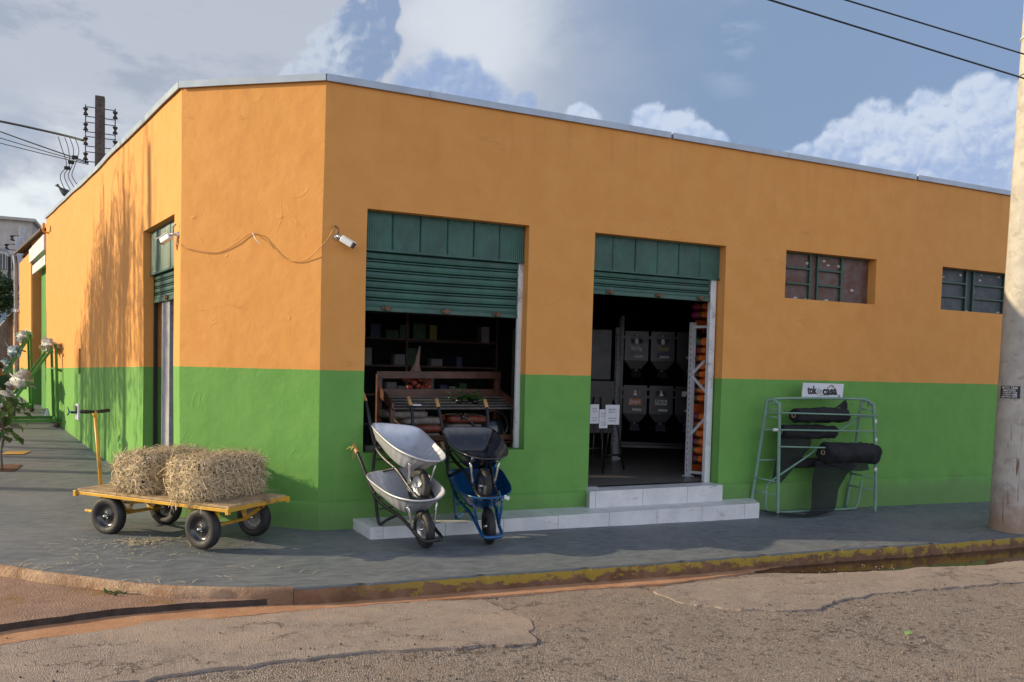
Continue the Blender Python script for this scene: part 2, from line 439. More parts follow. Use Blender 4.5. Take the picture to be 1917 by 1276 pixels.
        bn.inputs['Strength'].default_value = .6; bn.inputs['Distance'].default_value = .01
    elif kind == 'kerb':
        c = nt.mix(nt.ss(mid, .3, .7), (.13, .065, .035), (.24, .13, .075))
        yel = nt.ss(nt.m('ADD', nt.noise(nt.vm('MULTIPLY', g, (1, 1, 2)), 5.5, 8, .7), nt.m('MULTIPLY', nt.ss(nt.m('ADD', z, nt.m('MULTIPLY', x, .0172)), -.20, -.10), .17)), .585, .66)
        c = nt.mix(nt.m('MULTIPLY', nt.m('MULTIPLY', yel, .85), nt.ss(x, -.5, .8)), c, (.36, .25, .035))
        c = nt.mix(nt.ss(nt.m('ADD', nt.m('ADD', z, nt.m('MULTIPLY', x, .0172)), nt.m('MULTIPLY', nt.m('SUBTRACT', mid, .5), .03)), -.088, -.080), c, (.115, .128, .14))
        h = nt.m('ADD', nt.m('MULTIPLY', mid, 2), fine); rough = .85
        bn.inputs['Strength'].default_value = .7; bn.inputs['Distance'].default_value = .014
    elif kind == 'broken':
        c = nt.mix(nt.ss(mid, .3, .65), (.30, .17, .10), (.52, .36, .24))
        c = nt.mix(nt.m('MULTIPLY', nt.ss(nt.noise(g, 9, 6, .7), .58, .7), .8), c, (.17, .12, .09))
        c = nt.mix(nt.ss(nt.m('ADD', x, nt.m('MULTIPLY', mid, .8)), -.9, .1), c, (.20, .115, .07))
        h = nt.m('ADD', nt.m('MULTIPLY', mid, 3), fine); rough = .95
        bn.inputs['Strength'].default_value = 1.0; bn.inputs['Distance'].default_value = .02
    nt.put(p.inputs['Base Color'], c); p.inputs['Roughness'].default_value = rough
    p.inputs['Specular IOR Level'].default_value = .3
    nt.put(bn.inputs['Height'], h); nt.put(p.inputs['Normal'], bn.outputs[0])
    return m_

def tile_mat():
    m_ = bpy.data.materials.new("grey porcelain tile"); m_.use_nodes = True
    nt = NT(m_.node_tree); p = m_.node_tree.nodes['Principled BSDF']
    g = nt.n('ShaderNodeNewGeometry').outputs['Position']
    x, y, z = nt.sep(g)
    c = nt.mix(nt.ss(nt.noise(g, 3.5, 7, .65), .3, .7), (.55, .55, .555), (.69, .685, .675))
    c = nt.mix(nt.m('MULTIPLY', nt.ss(nt.noise(g, 14, 6, .7), .6, .75), .35), c, (.20, .19, .185))
    c = nt.mix(nt.m('MULTIPLY', nt.ss(nt.noise(nt.vm('MULTIPLY', g, (3, 3, 9)), 1.5, 6, .6), .60, .70), .45), c, (.30, .22, .17))
    jx = nt.m('ABSOLUTE', nt.m('SUBTRACT', nt.m('FRACT', nt.m('DIVIDE', nt.m('ADD', x, .12), .66)), .5))
    j = nt.m('GREATER_THAN', jx, .4965)
    c = nt.mix(j, c, (.16, .155, .15))
    nt.put(p.inputs['Base Color'], c)
    nt.put(p.inputs['Roughness'], nt.ss(nt.noise(g, 6, 5), .2, .8, .32, .55))
    return m_

MAT = {}
MAT['paint'] = paint_mat()
for k in ('walk', 'smooth', 'coarse', 'soil', 'apron', 'kerb', 'broken'): MAT[k] = ground_mat(k, k)
MAT['tile'] = tile_mat()
MAT['coping'] = mat("galvanised flashing", (.34, .40, .47), .42, .35, .08, 3)
MAT['shutter'] = mat("dark green shutter paint", (.016, .085, .062), .45, 0, .25, 4, .2, 40, dirt=((.035, .085, .065), 2.5))
MAT['rail'] = mat("shutter rail green", (.025, .095, .07), .45, 0, .2, 9, dirt=((.07, .075, .06), 9))
MAT['rust'] = mat("rusted steel", (.14, .08, .05), .8, .2, .4, 20)
MAT['white_post'] = mat("chipped white paint", (.66, .67, .68), .5, 0, .06, 6, .1, 30, dirt=((.34, .33, .32), 5))
MAT['grey_post'] = mat("grey worn paint", (.30, .31, .34), .6, 0, .1, 6, .1, 30, dirt=((.18, .18, .19), 7))
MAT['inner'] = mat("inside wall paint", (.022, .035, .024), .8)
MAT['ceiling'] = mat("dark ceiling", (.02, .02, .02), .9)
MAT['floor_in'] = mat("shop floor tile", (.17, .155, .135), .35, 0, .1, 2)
MAT['black'] = mat("black painted steel", (.012, .012, .013), .35, 0, .2, 8)
MAT['rubber'] = mat("tyre rubber", (.016, .016, .017), .62, 0, .25, 12, .25, 90, dirt=((.03, .026, .024), 5))
MAT['chrome'] = mat("zinc plated steel", (.62, .62, .62), .28, .9, .1, 12)
MAT['steel_tray'] = mat("galvanised sheet", (.55, .56, .60), .40, .45, .07, 4, .06, 30, dirt=((.42, .43, .46), 4))
MAT['black_tray'] = mat("glossy black sheet", (.012, .014, .02), .16, 0, .2, 4, .05, 10, coat=.6, dirt=((.05, .045, .045), 6))
MAT['blue'] = mat("blue enamel", (.006, .075, .21), .25, 0, .15, 5, .05, 20, coat=.4)
MAT['grip'] = mat("tan plastic grip", (.50, .27, .10), .5, 0, .1, 20)
MAT['yellow'] = mat("yellow enamel", (.58, .32, .03), .42, 0, .12, 6, .08, 40, dirt=((.22, .12, .05), 7))
MAT['deck'] = mat("weathered deck boards", (.38, .265, .15), .75, 0, .25, 9, .3, 70, dirt=((.20, .135, .08), 5))
MAT['rim_black'] = mat("glossy black rim", (.012, .012, .014), .2, 0, .15, 6, coat=.5)
MAT['rim_grey'] = mat("grey rim", (.22, .22, .22), .5, .3, .15, 6)
MAT['straw'] = mat("dry hay", (.36, .26, .145), .85, 0, .0, 22, col2=(.80, .66, .44), spec=.2)
MAT['straw_core'] = mat("hay core", (.085, .058, .032), .95, 0, .3, 40, 1.0, 60, spec=.1)
MAT['straw_pale'] = mat("bleached straw", (.60, .50, .34), .8, 0, .15, 30)
MAT['wood'] = mat("dark varnished wood", (.085, .032, .018), .45, 0, .35, 7, .2, 40)
MAT['wood_grey'] = mat("greyed slats", (.085, .075, .068), .7, 0, .3, 9, .25, 50)
MAT['concrete'] = mat("pole concrete", (.44, .41, .365), .85, 0, .14, 5, .45, 60, dirt=((.30, .275, .24), 7))
MAT['dark_concrete'] = mat("weathered dark pole", (.10, .082, .066), .9, 0, .25, 5, .4, 30)
MAT['wire'] = mat("black wire", (.012, .012, .013), .6)
MAT['insul'] = mat("brown porcelain", (.035, .025, .022), .25)
MAT['rackgreen'] = mat("grey green rack paint", (.17, .29, .225), .45, 0, .1, 8)
MAT['stand_green'] = mat("leaf green steel", (.05, .20, .02), .45, 0, .12, 6)
MAT['net'] = mat("black shade net", (.008, .009, .012), .85, 0, .3, 30, .6, 160)
MAT['white'] = mat("white plastic", (.72, .73, .74), .45, 0, .04, 5)
MAT['paper'] = mat("white paper", (.70, .71, .74), .7, 0, .03, 8)
MAT['ink'] = mat("black ink", (.012, .012, .014), .6)
MAT['grey_ink'] = mat("grey ink", (.25, .26, .28), .6)
MAT['olive'] = mat("olive print", (.10, .13, .035), .6)
MAT['pale_green'] = mat("pale green print", (.22, .30, .25), .6)
MAT['sign'] = mat("sign board", (.60, .61, .66), .5, 0, .08, 3)
MAT['cable'] = mat("painted cable", (.62, .34, .13), .6)
MAT['leaf'] = mat("leaf", (.045, .10, .02), .5, 0, .0, 4, col2=(.085, .17, .035))
MAT['leaf_dark'] = mat("dark leaf", (.025, .06, .015), .5, 0, .0, 4, col2=(.07, .13, .04))
MAT['bark'] = mat("bark", (.17, .12, .085), .9, 0, .25, 12, .6, 30)
MAT['sack_red'] = mat("red feed sack", (.15, .032, .014), .5, 0, .4, 7, .3, 30)
MAT['sack_white'] = mat("pale feed sack", (.17, .15, .13), .6, 0, .3, 7, .3, 30)
MAT['sack_magenta'] = mat("magenta feed sack", (.26, .012, .085), .38, 0, .2, 5, .3, 30)
MAT['sack_orange'] = mat("orange sack print", (.62, .13, .012), .38, 0, .2, 7, .3, 30)
MAT['sack_brown'] = mat("brown sack print", (.10, .06, .03), .38)
MAT['sack_teal'] = mat("teal feed sack", (.005, .14, .11), .38, 0, .2, 5, .3, 30)
MAT['orange_beam'] = mat("orange rack beam", (.42, .075, .012), .45)
MAT['glass_dirty'] = mat("grimy ribbed pane", (.11, .045, .03), .5, 0, .0, 7, .25, 90, col2=(.135, .11, .105), spec=.3)
MAT['glass_blue'] = mat("dusty dark pane", (.03, .042, .055), .45, 0, .0, 5, .25, 90, col2=(.065, .085, .095), spec=.3)
MAT['win_frame'] = mat("green window bars", (.025, .075, .055), .5, 0, .2, 20)
MAT['scrap'] = mat("peeling pale paper", (.46, .46, .44), .8)
MAT['lens'] = mat("camera lens face", (.02, .02, .025), .1)
MAT['bin'] = mat("translucent feed hopper", (.016, .018, .022), .35, 0, .15, 3)
MAT['skin'] = mat("brown skin", (.22, .10, .055), .5)
MAT['shirt'] = mat("dark green shirt", (.012, .06, .035), .85)
MAT['hair'] = mat("black hair", (.008, .007, .007), .5)
MAT['denim'] = mat("grey trousers", (.05, .055, .065), .85)
MAT['shoe'] = mat("red shoe", (.22, .03, .02), .5)
# ------------------------------------------------------------------ ground levels
def G(x, y):
    x = max(-45, min(45, x)); y = max(-40, min(70, y))
    return -.033-.0172*x+(.02*y if y < 0 else .018*y)
def RD(x, y): return G(x, y)-.13
LD = V((-.1994, .9799, 0)); LN = V((-.9799, -.1994, 0)); PA = V((-1.281, .953, 0))
CDv = PA.normalized(); CN = V((CDv.y, -CDv.x, 0)); CN = CN if CN.y < 0 else -CN
CW = PA.length
def L(s, z, off=0.0):
    p = PA+LD*s+LN*off; return V((p.x, p.y, z))

# kerb line (front edge of the pavement): along the shop street, round the corner, up the side street
K = [(44, -2.05), (30, -2.03), (20, -2.0)]
x = 14.0
while x > .2: K.append((x, -2.0+.012*sin(x*1.7))); x -= .5
K += [(.07, -2.0), (-.3, -1.985), (-.55, -1.965), (-.85, -1.90), (-1.15, -1.80), (-1.42, -1.695), (-1.8, -1.46), (-2.13, -1.21), (-2.42, -.98), (-2.66, -.76), (-2.88, -.50), (-3.08, -.18), (-3.24, .2), (-3.37, .7), (-3.50, 1.4), (-3.7, 2.4)]
s = 2.0
while s < 46: p = PA+LD*s+LN*2.15; K.append((p.x, p.y)); s += 1.0
IN = []
for (x, y) in K:
    if x > .4 and y < 0: IN.append((x, .4))
    elif y < 1.5 and x > -3.6: 
        f = min(1, max(0, (.4-x)/4.0)); IN.append((.4-f*1.3, .4+f*1.3))
    else:
        s_ = (V((x, y, 0))-PA).dot(LD); p = PA+LD*max(s_, .9)+LN*-.3; IN.append((p.x, p.y))
mb = MB(); NS = 14; loops = []
for (a, b) in zip(K, IN):
    l = []
    for k in range(NS+1):
        f = k/NS; x = a[0]+(b[0]-a[0])*f; y = a[1]+(b[1]-a[1])*f
        l.append((x, y, G(x, y)+.006*noise.noise(V((x*1.3, y*1.3, 0)))*(1 if 0 < k else 0)))
    loops.append(l)
mb.loft(loops, closed=False)
tag(mb.build('sidewalk', MAT['walk']), kind='structure')

def kerb_obj(name, i0, i1, m_, rough=0.0, joints=True):
    mb = MB(); loops = []
    pts = K[i0:i1]
    # resample finely
    P = []
    for (a, b) in zip(pts, pts[1:]):
        d = math.hypot(b[0]-a[0], b[1]-a[1]); n = max(1, int(d/.05))
        for k in range(n): P.append((a[0]+(b[0]-a[0])*k/n, a[1]+(b[1]-a[1])*k/n))
    P.append(pts[-1]); acc = 0; nextj = .35
    for i, p in enumerate(P):
        q0 = P[max(i-1, 0)]; q1 = P[min(i+1, len(P)-1)]
        t_ = V((q1[0]-q0[0], q1[1]-q0[1], 0)).normalized(); n_ = V((-t_.y, t_.x, 0))   # travelling to -x: outward is -y
        if n_.y > 0 and p[1] < 0 and p[0] > 0: n_ = -n_
        if n_.dot(V((p[0]+1, p[1]-3, 0))) < 0 and p[0] < 0: n_ = -n_
        gap = 0
        acc += .05
        if joints and acc > nextj: gap = 1; nextj = acc+random.Random(i).choice((.65, .95, 1.0, 1.05))
        l = []
        for (o, h) in ((-.02, .0), (-.004, .004), (.012, -.001), (.022, -.012), (.03, -.06), (.034, -.16), (.034, -.25)):
            rough_ = rough*min(1, i*.05/.7) if rough > .01 else rough
            j = rough_*noise.noise(V((p[0]*7, p[1]*7, h*9)))+rough_*.6*noise.noise(V((p[0]*23, p[1]*23, h*20)))
            wv = .004*noise.noise(V((p[0]*5, p[1]*5, h*12)))
            oo = o-(.035 if gap and o > 0 else 0)+j+wv
            l.append((p[0]+n_.x*oo, p[1]+n_.y*oo, G(p[0], p[1])+h+(j*.5 if h < 0 else min(0, j*.4))))
        loops.append(l)
    mb.loft(loops, closed=False)
    return tag(mb.build(name, m_), kind='structure')
ic = next(i for i, p in enumerate(K) if p[0] < -.3)
kerb_obj('kerb', 0, ic+1, MAT['kerb'], .002)
kerb_obj('broken_kerb', ic, len(K), MAT['broken'], .022, False)

def sheet(name, f, m_, x0, x1, y0, y1, nx, ny, keep=None):
    mb = MB(); loops = []
    for j in range(ny+1):
        y = y0+(y1-y0)*j/ny
        loops.append([(x0+(x1-x0)*i/nx, y, f(x0+(x1-x0)*i/nx, y)) for i in range(nx+1)])
    mb.loft(loops, closed=False)
    return tag(mb.build(name, m_), kind='structure')
sheet('ground', lambda x, y: G(x, y)-.5, mat("red earth", (.25, .12, .06), .95), -400, 400, -400, 400, 160, 160)
def rough_road(x, y):
    return RD(x, y)-.012+.010*noise.noise(V((x*1.1, y*1.1, 3)))+.006*noise.noise(V((x*3.3, y*3.3, 5)))
sheet('road', rough_road, MAT['coarse'], -14, 16, -14, 8, 300, 220)
sheet('far_road', lambda x, y: RD(x, y)-.06, MAT['coarse'], -90, 90, -90, 90, 90, 90)

def ragged(poly, amp, step=.05, seed=0):
    out = []
    for (a, b) in zip(poly, poly[1:]+poly[:1]):
        d = math.hypot(b[0]-a[0], b[1]-a[1]); n = max(1, int(d/step))
        for k in range(n):
            x = a[0]+(b[0]-a[0])*k/n; y = a[1]+(b[1]-a[1])*k/n
            out.append((x+amp*noise.noise(V((x*6, y*6, seed)))+amp*.6*noise.noise(V((x*19, y*19, seed))),
                        y+amp*noise.noise(V((x*6, y*6, seed+9)))+amp*.6*noise.noise(V((x*19, y*19, seed+9)))))
    return out
def slab(name, poly, h, m_, amp=.02, seed=0, depth=.05, side=None):
    """a thin layer that follows the road: triangulated and cut fine enough to undulate"""
    pts = ragged(poly, amp, .05, seed)
    bm = bmesh.new()
    vs = [bm.verts.new((x, y, 0)) for x, y in pts]
    f = bm.faces.new(vs)
    if f.normal.z < 0: f.normal_flip()
    bmesh.ops.triangulate(bm, faces=[f])
    for _ in range(3):
        es = [e for e in bm.edges if e.calc_length() > .5]
        if not es: break
        bmesh.ops.subdivide_edges(bm, edges=es, cuts=1)
        bmesh.ops.triangulate(bm, faces=bm.faces[:])
    edge = [e for e in bm.edges if e.is_boundary]
    for v in bm.verts: v.co.z = RD(v.co.x, v.co.y)+h+.004*noise.noise(V((v.co.x*2, v.co.y*2, 1)))+(.009*noise.noise(V((v.co.x*1.6, v.co.y*1.6, 4))) if 'patch' in name else 0)
    r = bmesh.ops.extrude_edge_only(bm, edges=edge)
    for v in [g for g in r['geom'] if isinstance(g, bmesh.types.BMVert)]: v.co.z -= depth
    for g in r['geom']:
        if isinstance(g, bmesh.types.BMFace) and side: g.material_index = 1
    bmesh.ops.recalc_face_normals(bm, faces=bm.faces[:])
    me = bpy.data.meshes.new(name); bm.to_mesh(me); bm.free(); me.materials.append(m_)
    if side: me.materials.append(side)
    o = bpy.data.objects.new(name, me); COL.objects.link(o)
    return tag(o, kind='structure')
SHADE_EDGE = mat('concrete edge painted in shade', (.055, .038, .03), .9, 0, .3, 9, .6, 40)  # apron ledge sides: shade of the step painted into the colour
slab('asphalt_patch', [(-7, -3.3), (-2.44, -2.22), (-1.83, -2.13), (-.52, -2.09), (.5, -2.17), (.92, -2.24), (1.0, -2.55), (1.08, -2.85), (.98, -3.05), (.93, -3.28),
      (.4, -3.2), (-.2, -3.10), (-1.01, -3.09), (-1.78, -3.16), (-2.4, -3.32), (-7, -4.6)], .002, MAT['smooth'], .04, 2, .05)
slab('asphalt_patch.001', [(2.75, -2.30), (3.6, -2.27), (4.4, -2.33), (5.4, -2.42), (6.5, -2.48), (12, -2.7), (12, -3.35), (6.45, -3.12), (5.2, -3.04), (4.46, -3.02), (3.9, -3.08), (3.55, -3.22), (3.1, -3.15), (2.75, -2.98), (2.5, -2.7), (2.45, -2.42)], .002, MAT['smooth'], .045, 5, .05)
slab('concrete_apron', [(-7.5, -3.9), (-2.48, -2.07), (-1.85, -1.93), (-1.3, -1.90), (-.62, -1.975), (-.50, -1.90), (-.7, -1.80), (-1.15, -1.64), (-1.9, -1.2), (-2.6, -.60), (-3.0, 0), (-3.5, 1.6), (-4.5, 6.5), (-8, 6)], .052, MAT['apron'], .012, 8, .085, SHADE_EDGE)
slab('soil_strip', [(-7, -3.9), (-2.3, -2.0), (-1.2, -1.85), (-.5, -1.92), (.2, -1.97), (3.7, -1.97), (4.4, -2.0), (3.6, -2.14), (2.6, -2.24), (1.6, -2.20), (.9, -2.17), (-.4, -2.14), (-1.6, -2.17), (-2.3, -2.28), (-7, -4.0)], .004, MAT['soil'], .02, 11, .02)
pm = mat("muddy water", (.055, .03, .015), .06, 0, .3, 3, spec=.5)
pud = slab('water_puddle', [(3.5, -1.99), (5, -1.98), (14, -1.97), (14, -2.62), (8, -2.56), (6.5, -2.50), (5.4, -2.42), (4.4, -2.26), (3.8, -2.08)], .002, pm, .02, 13, .02)

# ------------------------------------------------------------------ shop building
shop = thing('shop_building', 'orange and green corner shop with a cut corner and rolled-up green shutters', 'shop building', (0, 0, 0))
def sst(a, b, x):
    t_ = max(0, min(1, (x-a)/(b-a))); return t_*t_*(3-2*t_)
def warp(p):
    p = V(p)
    f = max(0, 1-math.hypot(p.x, p.y)/1.1)
    p.x += .022*sst(2.6, 4.3, p.z)*f*f
    # hand-trowelled walls are never flat
    k = .012*noise.noise(V((p.x*.8, p.y*.8, p.z*.8)))
    return p+V((k, k, 0))
def wall_panel(mb, P0, d, nrm, length, ztop, opens, th=.25, zb=-.5, ds=.3, mi=0):
    P0, d, nrm = V(P0), V(d), V(nrm)
    S = sorted(set([0, length]+[round(o[i], 4) for o in opens for i in (0, 1)]))
    Z = sorted(set([zb, 1.0]+[round(o[i], 4) for o in opens for i in (2, 3)]))
    def refine(a, st):
        out = []
        for u, v in zip(a, a[1:]):
            n = max(1, int((v-u)/st+.5)); out += [u+(v-u)*k/n for k in range(n)]
        return out+[a[-1]]
    S = refine(S, ds); Zr = refine(Z+[4.0], ds)
    def pt(s_, z_, inn):
        top = ztop(s_)
        zz = z_ if z_ < 4.0-1e-6 else top
        q = P0+d*s_; q = V((q.x, q.y, zz))
        q = warp(q)
        return q-nrm*th if inn else q
    zs = Zr
    def inside(s_, z_): return any(o[0] < s_ < o[1] and o[2] < z_ < o[3] for o in opens)
    ids = {}; vs = []; fs = []
    def vid(i, j, inn):
        k = (i, j, inn)
        if k not in ids: ids[k] = len(vs); vs.append(pt(S[i], zs[j], inn))
        return ids[k]
    nS, nZ = len(S)-1, len(zs)-1
    solid = [[not inside((S[i]+S[i+1])/2, (zs[j]+zs[j+1])/2) for j in range(nZ)] for i in range(nS)]
    for i in range(nS):
        for j in range(nZ):
            if not solid[i][j]: continue
            fs.append((vid(i, j, 0), vid(i+1, j, 0), vid(i+1, j+1, 0), vid(i, j+1, 0)))
            fs.append((vid(i, j, 1), vid(i, j+1, 1), vid(i+1, j+1, 1), vid(i+1, j, 1)))
            for (a, b, e) in (((i, j), (i+1, j), (i, j-1)), ((i, j+1), (i+1, j+1), (i, j+1)), ((i, j), (i, j+1), (i-1, j)), ((i+1, j), (i+1, j+1), (i+1, j))):
                ei, ej = e
                out = ei < 0 or ej < 0 or ei >= nS or ej >= nZ
                if out or not solid[ei][ej]:
                    if out and ej < 0: continue
                    fs.append((vid(*a, 0), vid(*b, 0), vid(*b, 1), vid(*a, 1)))
    b0 = len(mb.f)
    mb.add(vs, fs, mi)
WIN = (.457, 2.306, .745, 3.262); DOOR = (3.157, 5.067, .25, 3.262)
SW1 = (6.049, 7.685, 2.667, 3.295); SW2 = (9.02, 10.66, 2.667, 3.295)
LDOOR = (.288, 1.875, .12, 3.228); SLIT = (7.12, 7.42, 1.37, 1.82)
RW = 15.0; LW = 12.62
ztR = lambda s_: 4.486
ztL = lambda s_: 4.486+.0268*s_-.03*math.exp(-((s_-6.3)/1.6)**2)
mb = MB()
wall_panel(mb, (0, 0, 0), (1, 0, 0), (0, -1, 0), RW, ztR, [WIN, DOOR, SW1, SW2])
wall_panel(mb, PA, -CDv, CN, CW, ztR, [])
wall_panel(mb, PA, LD, LN, LW, ztL, [LDOOR, SLIT])
ow = mb.build('wall', MAT['paint'], shop)
bm = bmesh.new(); bm.from_mesh(ow.data); bmesh.ops.recalc_face_normals(bm, faces=bm.faces[:]); bm.to_mesh(ow.data); bm.free()
# rear and far side walls
mb = MB(); pe = L(LW, 0)
mb.bar((pe.x+.1, pe.y+.12, 2.0), (RW+.3, pe.y+.12, 2.0), .24, 5.2)
mb.bar((RW+.12, .26, 2.0), (RW+.12, pe.y, 2.0), .24, 5.2)
mb.build('rear_wall', MAT['paint'], shop)
# plinth: a proud band at the foot of the street walls
def plinth_run(mb, p0, d, nrm, s0, s1, zf, zb=-.5, out=.04):
    p0, d, nrm = V(p0), V(d), V(nrm); n = max(2, int((s1-s0)/.25)); loops = []
    for k in range(n+1):
        s_ = s0+(s1-s0)*k/n; q = p0+d*s_; z = zf(s_)+.004*noise.noise(V((s_*3, 1, 2)))
        w_ = .006*noise.noise(V((q.x*2, q.y*2, 0)))
        loops.append([(q+nrm*(o+(w_ if o > 0 else 0))).to_tuple()[:2]+(h,) for (o, h) in ((-.05, z+.03), (.0, z+.022), (out-.008, z+.004), (out, z-.010), (out+.004, zb))])
    mb.loft(loops, closed=False)
mb = MB()
zp = lambda s_: .236-.0055*s_
plinth_run(mb, (0, 0, 0), (1, 0, 0), (0, -1, 0), -.018, DOOR[0], zp)
plinth_run(mb, (0, 0, 0), (1, 0, 0), (0, -1, 0), DOOR[1], RW, lambda s_: .285-.0105*s_)
plinth_run(mb, PA, -CDv, CN, 0, CW+.02, lambda s_: .236)
mb.build('plinth', MAT['paint'], shop)
# metal flashing on the wall tops
def coping(p0, d, nrm, s0, s1, zf):
    p0, d, nrm = V(p0), V(d), V(nrm); mb = MB(); n = max(1, int((s1-s0)/.5)); loops = []
    for k in range(n+1):
        s_ = s0+(s1-s0)*k/n; q = warp(V((*(p0+d*s_).to_tuple()[:2], zf(s_)))); z = zf(s_)
        loops.append([(q.x+nrm.x*o, q.y+nrm.y*o, z+h) for (o, h) in ((.026, -.012), (.034, -.010), (.036, .058), (-.28, .072), (-.286, -.03), (-.26, .0), (.0, .004), (.026, .004))])
    mb.loft(loops, True, True, True, smooth=False)
    return mb.build('coping', MAT['coping'], shop)
for a, b in ((.0, 1.1), (1.104, 4.155), (4.185, 6.0), (6.004, 8.36), (8.395, RW)): coping((0, 0, 0), (1, 0, 0), V((0, -1, 0)), a, b, ztR)
coping(PA, -CDv, CN, -.012, CW+.012, ztR)
for a, b in ((.01, 4.9), (4.92, LW)): coping(PA, LD, LN, a, b, ztL)
# roof slab, floor, ceiling, inner walls
roofpoly = [(.05, .2), (RW, .2), (RW, 13.2), (-3.5, 13.2), (-1.15, 1.15)]
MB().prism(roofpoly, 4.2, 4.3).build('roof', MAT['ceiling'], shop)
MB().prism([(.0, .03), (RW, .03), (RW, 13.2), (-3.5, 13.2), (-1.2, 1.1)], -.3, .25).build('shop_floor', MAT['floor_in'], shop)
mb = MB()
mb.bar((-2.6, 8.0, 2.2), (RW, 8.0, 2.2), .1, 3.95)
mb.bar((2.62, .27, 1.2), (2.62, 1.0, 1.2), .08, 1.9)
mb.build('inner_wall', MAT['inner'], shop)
# threshold inside the left door
MB().box((L(1.08, .135, -.13)), (.30, 1.56, .23), Matrix.Rotation(radians(11.5), 3, 'Z')).build('threshold', MAT['tile'], shop)

def shutter(P0, d, inn, width, zb, zm, zt, nsl, lat):
    """rolled shutter: ribbed transom sheets above, slatted curtain below"""
    P0, d, inn = V(P0), V(d), V(inn)
    def at(s_, dep, z): q = P0+d*s_+inn*dep; return (q.x, q.y, z)
    h = (zm-zb-.03)/nsl; prof = []
    for k in range(nsl):
        z0 = zb+.03+k*h
        for (f, y) in ((0, .040), (.03, .012), (.09, .003), (.35, .0), (.64, .003), (.69, .034), (.77, .036), (.80, .006), (.91, .006), (.94, .038)):
            prof.append((z0+f*h, y))
    prof.append((zm+.05, .03))
    mb = MB()
    N = 14
    loops = []
    for k in range(N+1):
        s_ = .035+(width-.07)*k/N
        loops.append([at(s_, y+.02+.003*noise.noise(V((s_*2, z*3, 7))), z-.006*sin(pi*k/N)) for z, y in prof])
    mb.loft(loops, closed=False, smooth=False)
    cur = mb.build('roller_shutter', MAT['shutter'], shop)
    mb = MB()
    a = V(at(.03, .028, zb+.012)); b = V(at(width-.03, .028, zb+.012)); mb.bar(a, b, .035, .045)
    mb.build('bottom_rail', MAT['rail'], cur, bevel=.004)
    for f in lat:
        mb = MB(); p = V(at(width*f, .0, zb+.022)); mb.bar(p-d*.05, p+d*.05, .03, .03); mb.bar(p-d*.018, p+d*.03, .05, .05)
        mb.build('latch', MAT['rust'], cur, bevel=.004)
    mb = MB(); nP = 6; loops = []
    prof = []
    for k in range(nP):
        x0 = width*k/nP; wd = width/nP
        off = .004*(k % 2)
        for i in range(25):
            f = i/24; prof.append((x0+.003+f*(wd-.006), off+.0022*cos(f*2*pi*12)+(.006 if f in (0, 1) else 0)))
        prof.append((x0+wd-.001, .026)); prof.append((x0+wd+.001, .026))
    prof = prof[:-2]
    mb.loft([[at(s_, y-.02, z) for s_, y in prof] for z in (zm-.012, (zm+zt)/2, zt+.02)], closed=False, smooth=False)
    mb.bar(at(0.004, -.012, zm-.012), at(width-.004, -.012, zm-.012), .03, .022)
    mb.bar(at(0.004, .055, (zm+zt)/2+.02), at(width-.004, .055, (zm+zt)/2+.02), .02, zt-zm+.02)
    mb.build('transom_panel', MAT['shutter'], cur)
    return cur
def housing(P0, d, inn, width, zt):
    mb = MB(); P0, d, inn = V(P0), V(d), V(inn)
    a = P0+inn*.32; b = P0+d*width+inn*.32
    mb.tube([(a.x, a.y, zt+.1), (b.x, b.y, zt+.1)], .18, 16)
    return mb.build('shutter_roll', MAT['rust'], shop)
shutter((WIN[0], .13, 0), (1, 0, 0), (0, 1, 0), WIN[1]-WIN[0], 2.235, 2.872, 3.262, 6, (.14, .5, .83))
shutter((DOOR[0], .13, 0), (1, 0, 0), (0, 1, 0), DOOR[1]-DOOR[0], 2.575, 2.862, 3.262, 3, (.16, .53, .86))
q = L(LDOOR[0], 0, -.10)
shutter(q, LD, -LN, LDOOR[1]-LDOOR[0], 2.36, 2.71, 3.228, 4, (.2, .50))
# guide posts
def post(a, b, wd, dp, m_, name='guide_post'):
    return MB().bar(a, b, wd, dp, up=(0, 1, 0)).build(name, m_, shop, bevel=.003)
post((2.283, .16, .75), (2.283, .16, 3.2), .06, .045, MAT['white_post'])
post((.475, .165, .75), (.475, .165, 3.2), .03, .04, MAT['black'])
post((5.00, .165, .25), (5.00, .165, 3.2), .085, .06, MAT['white_post'])
post((3.175, .165, .25), (3.175, .165, 3.2), .03, .04, MAT['black'])
a = L(1.36, .2, -.20); b = L(1.36, 3.2, -.20)
MB().bar(a, b, .10, .40, up=LD).build('guide_post', MAT['grey_post'], shop, bevel=.004)
MB().bar(L(1.85, .2, -.14), L(1.85, 3.2, -.14), .04, .05, up=LD).build('guide_post', MAT['black'], shop)
MB().bar(L(.31, .2, -.14), L(.31, 3.2, -.14), .04, .05, up=LD).build('guide_post', MAT['black'], shop)
# slot in the left wall
MB().bar(L(SLIT[0]-.02, 1.595, -.07), L(SLIT[1]+.02, 1.595, -.07), .02, .6).build('vent_slot', mat("rusty slot", (.14, .055, .02), .8), shop)

